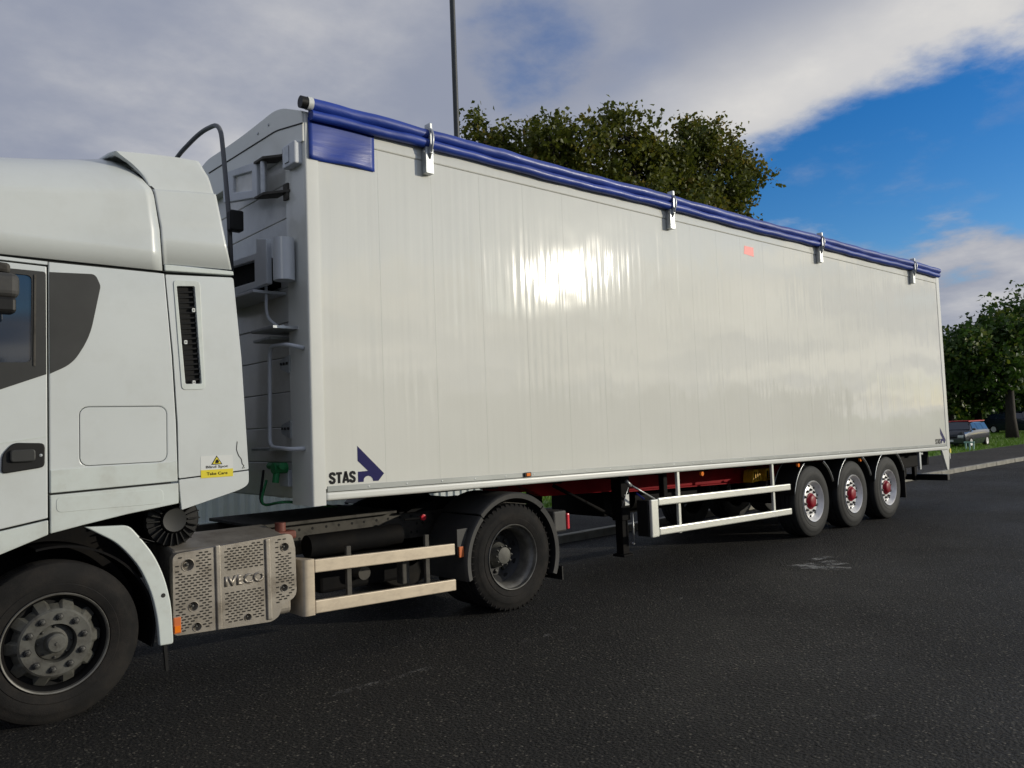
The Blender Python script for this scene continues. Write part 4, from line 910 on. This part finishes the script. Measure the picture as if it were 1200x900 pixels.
# rear side fairing with a slotted air intake
fair = roundp([(-1.122, 2.985), (-.622, 3.012), (-.570, 2.4), (-.530, 1.545), (-1.048, 1.512), (-1.050, 1.9), (-1.075, 2.4)], [.01, .02, 0, .01, .01, 0, 0])
both('fairing_backing', [(-1.10, 1.50), (-.64, 1.52), (-.68, 3.06), (-1.12, 3.06)], CY+.055, CY+.075, M['trim'])
slot = roundp([(-.994, 2.193), (-.877, 2.196), (-.917, 2.918), (-1.046, 2.908)], .01)
for k, pf in enumerate(both('side_fairing', fair, CY, CY+.035, M['cab'], holes=[slot], bevel=.007)):
    yf = CY if k == 0 else CW-CY; s_ = 1 if k == 0 else -1
    def pl(p, q): return (min(yf+s_*p, yf+s_*q), max(yf+s_*p, yf+s_*q))
    bm = NB(); prism(bm, roundp([(-1.02, 2.15), (-.85, 2.155), (-.878, 2.96), (-1.07, 2.95)], .03), *pl(-.006, .002), holes=[slot]); obj('intake_surround', bm, M['cab_low'], pf, bevel=.005, seg=3)
    bm = NB(); prism(bm, slot, *pl(.030, .034)); obj('intake_backing', bm, M['void'], pf)
    for i in range(18):
        z = 2.215+i*.038; xs = (z-2.193)/.72
        bm = NB(); x0, x1 = -.994-.052*xs+.006, -.877-.040*xs-.006
        hexa(bm, [(x0, yf+s_*.026, z), (x1, yf+s_*.008, z+.010), (x1, yf+s_*.030, z+.012), (x0, yf+s_*.030, z+.004), (x0, yf+s_*.026, z+.010), (x1, yf+s_*.008, z+.022), (x1, yf+s_*.030, z+.024), (x0, yf+s_*.030, z+.014)]); obj('louvre', bm, M['blackp'], pf)
    for x, z in ((-.925, 2.74), (-.985, 2.50), (-.93, 2.205)):
        bm = NB(); prism(bm, rr2(x-.010, x+.010, z-.014, z+.014, .004), *pl(-.002, .012), holes=[rr2(x-.004, x+.004, z-.007, z+.007, .002)]); obj('intake_clip', bm, M['sticker'], pf)
    if k == 0:
        bm = NB(); box(bm, -.892, -.652, CY-.0015, CY-.0002, 1.502, 1.662); obj('warning_sticker', bm, M['sticker'], pf)
        bm = NB(); box(bm, -.892, -.652, CY-.0028, CY-.0017, 1.502, 1.560); obj('sticker_band', bm, M['yellow'], pf)
        bm = NB(); prism(bm, [(-.815, 1.596), (-.732, 1.596), (-.7735, 1.662)], CY-.0028, CY-.0017); obj('warning_triangle_border', bm, M['ink'], pf)
        bm = NB(); prism(bm, [(-.805, 1.602), (-.742, 1.602), (-.7735, 1.652)], CY-.0038, CY-.0029); obj('warning_triangle', bm, M['yellow'], pf)
        bm = NB(); prism(bm, roundp([(-.787, 1.606), (-.762, 1.606), (-.757, 1.620), (-.770, 1.636), (-.782, 1.628)], .004), CY-.0048, CY-.0039); obj('triangle_symbol', bm, M['ink'], pf)
        text_on_side('sticker_text', 'Blind Spot', M['ink'], pf, -.855, 1.566, .165, .024, CY-.0020, .0006, bold=.02)
        text_on_side('sticker_text', 'Take Care', M['ink'], pf, -.850, 1.520, .155, .022, CY-.0031, .0006, bold=.02)
        bm = NB(); tube(bm, [(-.615, CY-.001, 1.76), (-.622, CY-.001, 1.70), (-.607, CY-.001, 1.655), (-.585, CY-.001, 1.625), (-.580, CY-.001, 1.59), (-.566, CY-.001, 1.575), (-.58, CY-.001, 1.555), (-.56, CY-.001, 1.56)], .0030, 5); obj('scuff', bm, M['grey_rail'], pf)
both('fairing_lower', roundp([(-1.048, 1.502), (-.529, 1.535), (-.529, 1.43), (-.60, 1.395), (-1.032, 1.285)], [.01, .005, .05, .05, .01], 5), CY, CY+.035, M['cab'], bevel=.007)
bm = NB(); box(bm, -1.13, -1.05, .20, CW-.20, 1.35, 3.70); obj('cab_back', bm, M['grey_rail'], tk, bevel=.02)
# curved pipe rising at the back of the cab
bm = NB(); tube(bm, rounded([(-.55, 2.05, 4.12), (-.42, 1.84, 4.50), (-.32, 1.45, 4.66), (-.30, 1.03, 4.62), (-.30, .95, 4.2), (-.30, .87, 3.70), (-.30, .84, 3.2)], .16, 6), .021, 12); obj('coiled_line_pole', bm, M['pipe'], tk, smooth_=True)
bm = NB(); box(bm, -.34, -.22, .74, .84, 3.58, 3.76); obj('pole_bracket', bm, M['blackp'], tk, bevel=.015)
# mirror
bm = NB(); hexa(bm, [(-2.9, -.05, 2.92), (-2.11, -.16, 2.86), (-2.11, -.04, 2.86), (-2.9, .03, 2.92), (-2.9, -.05, 3.0), (-2.11, -.16, 2.925), (-2.11, -.04, 2.925), (-2.9, .03, 3.0)]); mr = obj('mirror_arm', bm, M['grey_rail'], tk, bevel=.02)
bm = NB(); box(bm, -2.33, -2.075, -.26, -.14, 2.69, 2.85); obj('mirror_housing', bm, M['fender'], mr, bevel=.045, seg=4)
bm = NB(); box(bm, -2.30, -2.095, -.25, -.13, 2.60, 2.70); obj('mirror_base', bm, M['blackp'], mr, bevel=.02)
# front mudguard tail, flap, side lamp
fm = roundp([(-1.660, 1.232), (-1.385, 1.215), (-1.325, 1.14), (-1.222, .995), (-1.150, .82), (-1.108, .62), (-1.098, .352), (-1.192, .355), (-1.205, .55), (-1.245, .74), (-1.318, .917), (-1.40, 1.03), (-1.475, 1.113)], [0, .04, .05, .1, .1, .08, .02, .01, .1, .1, .1, .1, .1])
for pf in both('mudguard', fm, CY+.006, CY+.055, M['cab_low'], bevel=.014, seg=3):
    pass
bm = NB(); lathe(bm, [(.61, .03), (.625, .03), (.625, .40), (.61, .40), (.61, .03)], (-1.83, CY+.02, .50), 30, -14, 100); obj('mudguard_liner', bm, M['black'], tk)
bm = NB(); lathe(bm, [(0, -.002), (.015, -.002), (.017, .003)], (-1.165, CY+.006, .70), 12); obj('mudguard_bolt', bm, M['seal'], tk)
bm = NB(); prism(bm, [(-1.32, 1.125), (-1.222, 1.085), (-1.220, 1.079), (-1.318, 1.119)], CY+.0035, CY+.008); obj('mudguard_seam', bm, M['seal'], tk)
bm = NB(); hexa(bm, [(-1.150, .045, .17), (-1.132, .045, .17), (-1.132, .075, .17), (-1.150, .075, .17), (-1.165, .045, .37), (-1.140, .045, .37), (-1.140, .075, .37), (-1.165, .075, .37)]); obj('mudflap', bm, M['blackp'], tk)
bm = NB(); box(bm, -1.096, -1.044, .035, .06, .415, .530); sl = obj('side_marker', bm, M['orange'], tk, bevel=.006)
bm = NB(); box(bm, -1.090, -1.050, .030, .034, .425, .470); obj('lens', bm, M['amber'], sl)
# dark underside behind the front wheel
bm = NB(); box(bm, -2.6, -1.18, .52, 2.0, .45, 1.30); obj('engine_block', bm, M['black'], tk, bevel=.03)
bm = NB(); prism(bm, [(-2.6, 1.15), (-2.3, 1.22), (-1.2, 1.30), (-1.2, 1.34), (-2.6, 1.30)], .10, CW-.10); obj('wheel_arch_liner', bm, M['void'], tk)
# air filter drum
af = NB(); lathe(af, [(0, .02), (.085, .0), (.092, .01), (.10, .035), (.185, .04), (.197, .055), (.197, .42), (0, .42)], (-1.02, .22, 1.20), 40); af = obj('air_filter', af, M['blackp'], tk, smooth_=True, auto=30)
bm = NB(); lathe(bm, [(0, .003), (.083, -.010), (.088, .004)], (-1.02, .22, 1.20), 32); obj('filter_cap', bm, M['trim'], af, smooth_=True, auto=30)
for k in range(22):
    a = 2*math.pi*k/22; ca, sa = math.cos(a), math.sin(a); bm = NB(); p = []
    for yy in (.225, .262):
        for rr_, tt in ((.10, -.004), (.19, -.004), (.19, .004), (.10, .004)): p.append((-1.02+rr_*ca-tt*sa, yy, 1.20+rr_*sa+tt*ca))
    hexa(bm, p); obj('filter_rib', bm, M['blackp'], af)
# fuel tank with its perforated cover
tb = NB(); prism(tb, roundp([(.10, .385), (.10, .985), (.62, 1.06), (.70, .9), (.70, .40)], .05), -1.07, -.17, axis='x'); obj('tank_body', tb, M['tank'], tk, bevel=.02)
def coverpt(x, z): return .052
bosses = [(-.99, .885, .042), (-.955, .585, .033), (-.93, .435, .03), (-.245, .92, .032), (-.255, .605, .028), (-.55, .435, .026)]
cov = roundp([(-1.095, .40), (-1.095, .975), (-.18, 1.02), (-.155, .90), (-.150, .52), (-.27, .48), (-.30, .395), (-.36, .365)], [.04, .05, .05, 0, .06, .06, .03, .03], 5)
holes = [[(bx+br*math.cos(R(30*k)), bz+br*math.sin(R(30*k))) for k in range(12)] for bx, bz, br in bosses]
bm = NB(); prism(bm, cov, .045, .11, holes=holes); tc_ = obj('tank_cover', bm, M['tank'], tk, bevel=.012, seg=3)
for xr in (-.765, -.378):
    bm = NB(); prism(bm, [(xr-.022, .385), (xr-.030, 1.0), (xr+.010, 1.002), (xr+.018, .383)], .030, .048); obj('cover_rib', bm, M['tank'], tc_, bevel=.010, seg=3)
for bx, bz, br in bosses:
    bm = NB(); lathe(bm, [(br*.99, 0), (br*.95, .012), (br*.55, .030), (br*.5, .024), (0, .024)], (bx, .047, bz), 20); obj('fixing_cup', bm, M['tank'], tc_, smooth_=True, auto=35)
    bm = NB(); lathe(bm, [(0, .010), (br*.3, .012), (br*.34, .026)], (bx, .045, bz), 6); obj('fixing_bolt', bm, M['nut'], tc_)
    bm = NB(); lathe(bm, [(br*.98, .002), (br*1.05, -.006), (br*1.18, .002)], (bx, .045, bz), 22); obj('fixing_ring', bm, M['tank'], tc_, smooth_=True)
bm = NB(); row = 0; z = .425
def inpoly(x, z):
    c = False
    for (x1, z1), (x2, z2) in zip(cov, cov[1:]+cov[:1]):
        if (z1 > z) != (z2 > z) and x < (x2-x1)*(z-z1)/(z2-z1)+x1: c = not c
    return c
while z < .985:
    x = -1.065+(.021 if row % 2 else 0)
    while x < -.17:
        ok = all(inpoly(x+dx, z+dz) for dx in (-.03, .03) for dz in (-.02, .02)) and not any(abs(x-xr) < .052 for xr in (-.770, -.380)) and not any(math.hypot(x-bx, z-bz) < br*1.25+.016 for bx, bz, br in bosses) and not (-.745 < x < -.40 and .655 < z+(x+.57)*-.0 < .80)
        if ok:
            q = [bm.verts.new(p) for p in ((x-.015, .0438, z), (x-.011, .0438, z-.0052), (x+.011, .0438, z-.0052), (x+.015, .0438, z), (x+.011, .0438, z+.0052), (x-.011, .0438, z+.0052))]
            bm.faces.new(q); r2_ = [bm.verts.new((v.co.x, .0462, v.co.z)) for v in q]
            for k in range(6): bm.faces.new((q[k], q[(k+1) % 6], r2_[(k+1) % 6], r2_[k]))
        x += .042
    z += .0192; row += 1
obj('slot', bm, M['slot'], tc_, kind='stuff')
text_on_side('raised_lettering', 'IVECO', M['tank'], tc_, -.722, .685, .305, .078, .046, .009, bold=.035)
for xs in (-.85, -.45):
    bm = NB(); box(bm, xs, xs+.06, .40, .72, .33, .40); obj('tank_strap', bm, M['black'], tk)
bm = NB(); tube(bm, [(-.10, .42, 1.00), (-.10, .42, 1.07)], .045, 14); obj('filler_cap', bm, M['redtank'], tk, smooth_=True, auto=40)
bm = NB(); box(bm, -.16, .02, .36, .50, .93, 1.0); obj('filler_box', bm, M['redtank'], tk, bevel=.02)
# side guard
bm = NB(); prism(bm, roundp([(-.100, .03), (-.002, .03), (-.002, .075), (-.075, .30), (-.100, .30)], [.05, 0, 0, .03, 0]), .352, .795, axis='z'); gp = obj('side_guard_end', bm, M['tguard'], tk, smooth_=True, auto=35)
for z0, z1 in ((.683, .788), (.360, .463)):
    bm = NB(); slab(bm, .001, 1.42, .03, .07, lambda x: z0-.033*x, lambda x: z1-.034*x); obj('side_guard_rail', bm, M['tguard'], tk, bevel=.008)
for x in (.34, 1.14):
    bm = NB(); box(bm, x-.022, x+.022, .075, .11, .37, .85); obj('side_guard_post', bm, M['grey_rail'], tk, bevel=.005)
# chassis frame
for y in (.82, 1.65):
    bm = NB(); box(bm, -3.0, 3.05, y, y+.075, .72, .99); cr = obj('chassis_rail', bm, M['grey_rail'], tk, bevel=.006)
    if y < 1:
        for i in range(26):
            for zz_ in (.78, .86, .94):
                if (i*7+int(zz_*100)) % 3 == 0: continue
                b = NB(); lathe(b, [(0, -.0006), (.013, -.0005), (.014, 0)], (.0+i*.09+.02*((i*5) % 3), y, zz_), 8); obj('rail_hole', b, M['void'], cr)
bm = NB(); box(bm, -.1, 3.0, .15, .8, .988, 1.02) if False else box(bm, .25, 1.15, .42, .80, .42, .70); obj('battery_box', bm, M['black'], tk, bevel=.03)
bm = NB(); tube(bm, [(.2, .55, .82), (1.15, .55, .82)], .10, 18); obj('air_reservoir', bm, M['black'], tk, smooth_=True, auto=40)
bm = NB(); tube(bm, [(.62, .30, .56), (.62, .42, .56)], .06, 14); obj('drain_valve', bm, M['grey_rail'], tk)
bm = NB(); box(bm, .95, 1.03, .2, .3, .42, .62); obj('bracket', bm, M['grey_rail'], tk, bevel=.01)
bm = NB(); box(bm, -.15, 1.25, .72, 1.85, 1.0, 1.03); obj('catwalk', bm, M['grey_rail'], tk, bevel=.005)
bm = NB(); prism(bm, roundp([(1.35, .99), (1.5, 1.05), (1.7, 1.085), (2.05, 1.085), (2.3, 1.03), (2.7, .99)], .03), .72, 1.84); obj('fifth_wheel', bm, M['black'], tk, bevel=.01)
bm = NB(); box(bm, 1.3, 2.8, .75, 1.8, .985, .999); obj('fifth_wheel_plate', bm, M['black'], tk)
bm = NB(); tube(bm, [(1.20, .52, .95), (1.38, .50, .95)], .012, 8); obj('lamp_stalk', bm, M['black'], tk)
bm = NB(); lathe(bm, [(0, -.012), (.028, -.008), (.032, .004), (.028, .02), (0, .02)], (1.40, .49, .955), 16); obj('round_red_lamp', bm, M['lens_red'], tk, smooth_=True, auto=40)
bm = NB(); prism(bm, [(1.47, .62), (1.55, .62), (1.60, .86), (1.47, .86)], .06, .075); pb = obj('reflector_plate', bm, M['fender'], tk, bevel=.003)
bm = NB(); box(bm, 1.48, 1.535, .045, .059, .60, .70); obj('reflector', bm, M['orange'], pb, bevel=.004)
# drive axle fenders, in three pieces each side
for sy, y0 in ((1, .0), (-1, CW)):
    for (a0, a1, rr_) in ((134, 194, .612), (50, 133, .628), (-24, 49, .612)):
        bm = NB(); lathe(bm, [(rr_-.055, .008), (rr_-.01, .0), (rr_, .012), (rr_+.004, .04), (rr_+.004, .62), (rr_-.008, .62), (rr_-.008, .045), (rr_-.02, .014), (rr_-.05, .02), (rr_-.055, .008)], (2.14, y0, .52), 24, a0, a1, sgn=sy)
        obj('drive_fender', bm, M['fender'], tk, smooth_=True, auto=35)
    bm = NB(); box(bm, 2.78, 2.795, min(y0+sy*.01, y0+sy*.6), max(y0+sy*.01, y0+sy*.6), .20, .34); obj('drive_mudflap', bm, M['blackp'], tk)
    bm = NB(); a, b = sorted((y0+sy*.06, y0+sy*.40)); box(bm, 2.74, 2.93, a, b, .68, .90); tl = obj('tail_lamp', bm, M['fender'], tk, bevel=.02)
    bm = NB(); box(bm, 2.925, 2.965, a-.012, b, .70, .865); obj('lens', bm, M['lens_red'], tl, bevel=.012, seg=3)
# axles and wheels
wheel(tk, (-1.83, .045, .505), 1, 'steer', .515); wheel(tk, (-1.83, CW-.045, .505), -1, 'steer', .515)
wheel(tk, (2.14, .035, .52), 1, 'drive', .52); wheel(tk, (2.14, CW-.035, .52), -1, 'drive', .52)
for x in (-1.83, 2.14):
    bm = NB(); tube(bm, [(x, .3, .51), (x, CW-.3, .51)], .07, 12); obj('axle', bm, M['black'], tk, smooth_=True, auto=40)
bm = NB(); lathe(bm, [(0, -.22), (.12, -.18), (.20, 0), (.12, .18), (0, .22)], (2.14, 1.27, .52), 20); obj('differential', bm, M['black'], tk, smooth_=True)

# ================================================================== PARKED CAR
car = thing('parked_car', 'dark blue-grey estate car with a red roof strip parked on the verge beyond the trailer', 'car', (38.0, 7.3, .09))
M['carpaint'] = mat('dark_blue_car_paint', (0.014, 0.020, 0.030), 0.25, coat=1.0, coat_r=.05)
M['carred'] = mat('red_roof_paint', (0.55, 0.02, 0.03), 0.35, coat=.5)
def carbody():
    X_, Y_ = 36.0, 6.45   # left rear corner; car lies along +x, 4.3 long, 1.8 wide
    st = [ # x, z_low, z_belt, z_top, half width belt, half width top
        (0, .32, .70, .78, .80, .74), (.08, .22, .78, .95, .86, .80), (.6, .20, .90, .98, .89, .84), (1.0, .20, .92, 1.0, .90, .85), (1.45, .20, .94, 1.44, .90, .68), (2.2, .20, .96, 1.50, .90, .66), (3.2, .20, .97, 1.48, .90, .66), (3.85, .22, .98, 1.40, .88, .62), (4.2, .28, .95, 1.05, .85, .72), (4.3, .40, .85, .90, .80, .70)]
    bm = NB(); g = []
    for x, zl, zb_, zt_, wb, wt in st:
        P_ = [(-wb*.92, zl), (-wb, zl+.2), (-wb, zb_-.1), (-wb+.02, zb_), (-wt, zt_-.06), (-wt+.12, zt_), (0, zt_+.02)]
        P_ = P_+[(-y, z) for y, z in reversed(P_[:-1])]
        g.append([bm.verts.new((X_+x, Y_+.9+y, .09+z)) for y, z in P_])
    for a, b in zip(g, g[1:]):
        for j in range(len(a)-1): bm.faces.new((a[j], b[j], b[j+1], a[j+1]))
        bm.faces.new((a[-1], b[-1], b[0], a[0]))
    bm.faces.new(g[0]); bm.faces.new(g[-1][::-1]); return bm, X_, Y_
bm, X_, Y_ = carbody(); bd = obj('body', bm, M['carpaint'], car, smooth_=True, auto=30)
def quadp(name, pts, m, par, th=.012):
    bm = NB(); a = [Vector(p) for p in pts]; n = (a[1]-a[0]).cross(a[2]-a[0]).normalized()*th
    hexa(bm, [p-n for p in a]+[p+n for p in a]); return obj(name, bm, m, par)
cz = .09
for y, s_ in ((Y_, 1), (Y_+1.8, -1)):
    for xa, xb in ((1.25, 2.05), (2.12, 2.95), (3.02, 3.75)):
        ta = xa+.22 if xa < 1.3 else xa; quadp('side_window', [(X_+xa, y+s_*.03, cz+1.0), (X_+xb, y+s_*.03, cz+1.01), (X_+xb, y+s_*.215, cz+1.39), (X_+ta, y+s_*.215, cz+1.38)], M['glass'], car)
    for xw in (.82, 3.45):
        bm = NB(); c = (X_+xw, y+s_*.0, cz+.31); lathe(bm, [(.19, .0), (.30, -.005), (.315, .03), (.315, .2), (0, .2)], c, 24, sgn=s_); w_ = obj('wheel', bm, M['tyre'], car, smooth_=True, auto=30)
        bm = NB(); lathe(bm, [(0, -.012), (.06, -.01), (.07, .01), (.17, -.006), (.195, -.008)], c, 20, sgn=s_); obj('rim', bm, M['alu'], w_, smooth_=True, auto=30)
    bm = NB(); box(bm, X_+1.3, X_+3.9, y+s_*.24-.02, y+s_*.24+.02, cz+1.47, cz+1.53); obj('roof_bar', bm, M['carred'], car)
bm = NB(); box(bm, X_+1.55, X_+3.75, Y_+.30, Y_+1.50, cz+1.495, cz+1.53); obj('roof', bm, M['carred'], car, bevel=.02)
quadp('windscreen', [(X_+1.0, Y_+.12, cz+1.03), (X_+1.0, Y_+1.68, cz+1.03), (X_+1.42, Y_+1.48, cz+1.42), (X_+1.42, Y_+.32, cz+1.42)], M['glass'], car)
for y in (Y_+.12, Y_+1.38):
    bm = NB(); box(bm, X_-.012, X_+.10, y, y+.30, cz+.60, cz+.74); obj('headlight', bm, M['sticker'], car, bevel=.02)
bm = NB(); box(bm, X_-.02, X_+.0, Y_+.65, Y_+1.15, cz+.38, cz+.49); obj('number_plate', bm, M['sticker'], car)
bm = NB(); box(bm, X_-.012, X_+.03, Y_+.45, Y_+1.35, cz+.56, cz+.68); obj('grille', bm, M['void'], car, bevel=.01)
bm = NB(); box(bm, X_+1.15, X_+1.28, Y_-.14, Y_+.0, cz+.98, cz+1.10); obj('wing_mirror', bm, M['carpaint'], car, bevel=.02)
car.location = (37.3, 7.75, .10); car.scale = (.8, .8, .8)
# small pale barrier in front of the car
br_ = thing('barrier', 'small pale green barrier with three uprights on the grass in front of the parked car', 'barrier', (34.0, 6.4, .09))
M['mint'] = mat('pale_green_paint', (0.30, 0.50, 0.42), .5)
for k in range(3):
    bm = NB(); box(bm, 34.0, 34.04, 6.20+k*.15, 6.26+k*.15, .09, .42); obj('upright', bm, M['mint'], br_)
for z in (.62,):
    bm = NB(); box(bm, 33.97, 34.0, 6.17, 6.59, .40, .47); obj('rail', bm, M['mint'], br_)
# a second car far off, right of the bare trunk
c2 = thing('parked_car', 'dark car far off under the trees right of the bare trunk', 'car', (60, 11.5, .09))
for o in list(car.children):
    n_ = o.copy(); C.objects.link(n_); n_.parent = c2; ORG[n_.name] = org(o)
    for ch in o.children:
        q = ch.copy(); C.objects.link(q); q.parent = n_
c2.rotation_euler = (0, 0, R(70))
for o in c2.children:
    if o.name.startswith('roof'): o.data = o.data.copy(); o.data.materials[0] = M['carpaint']
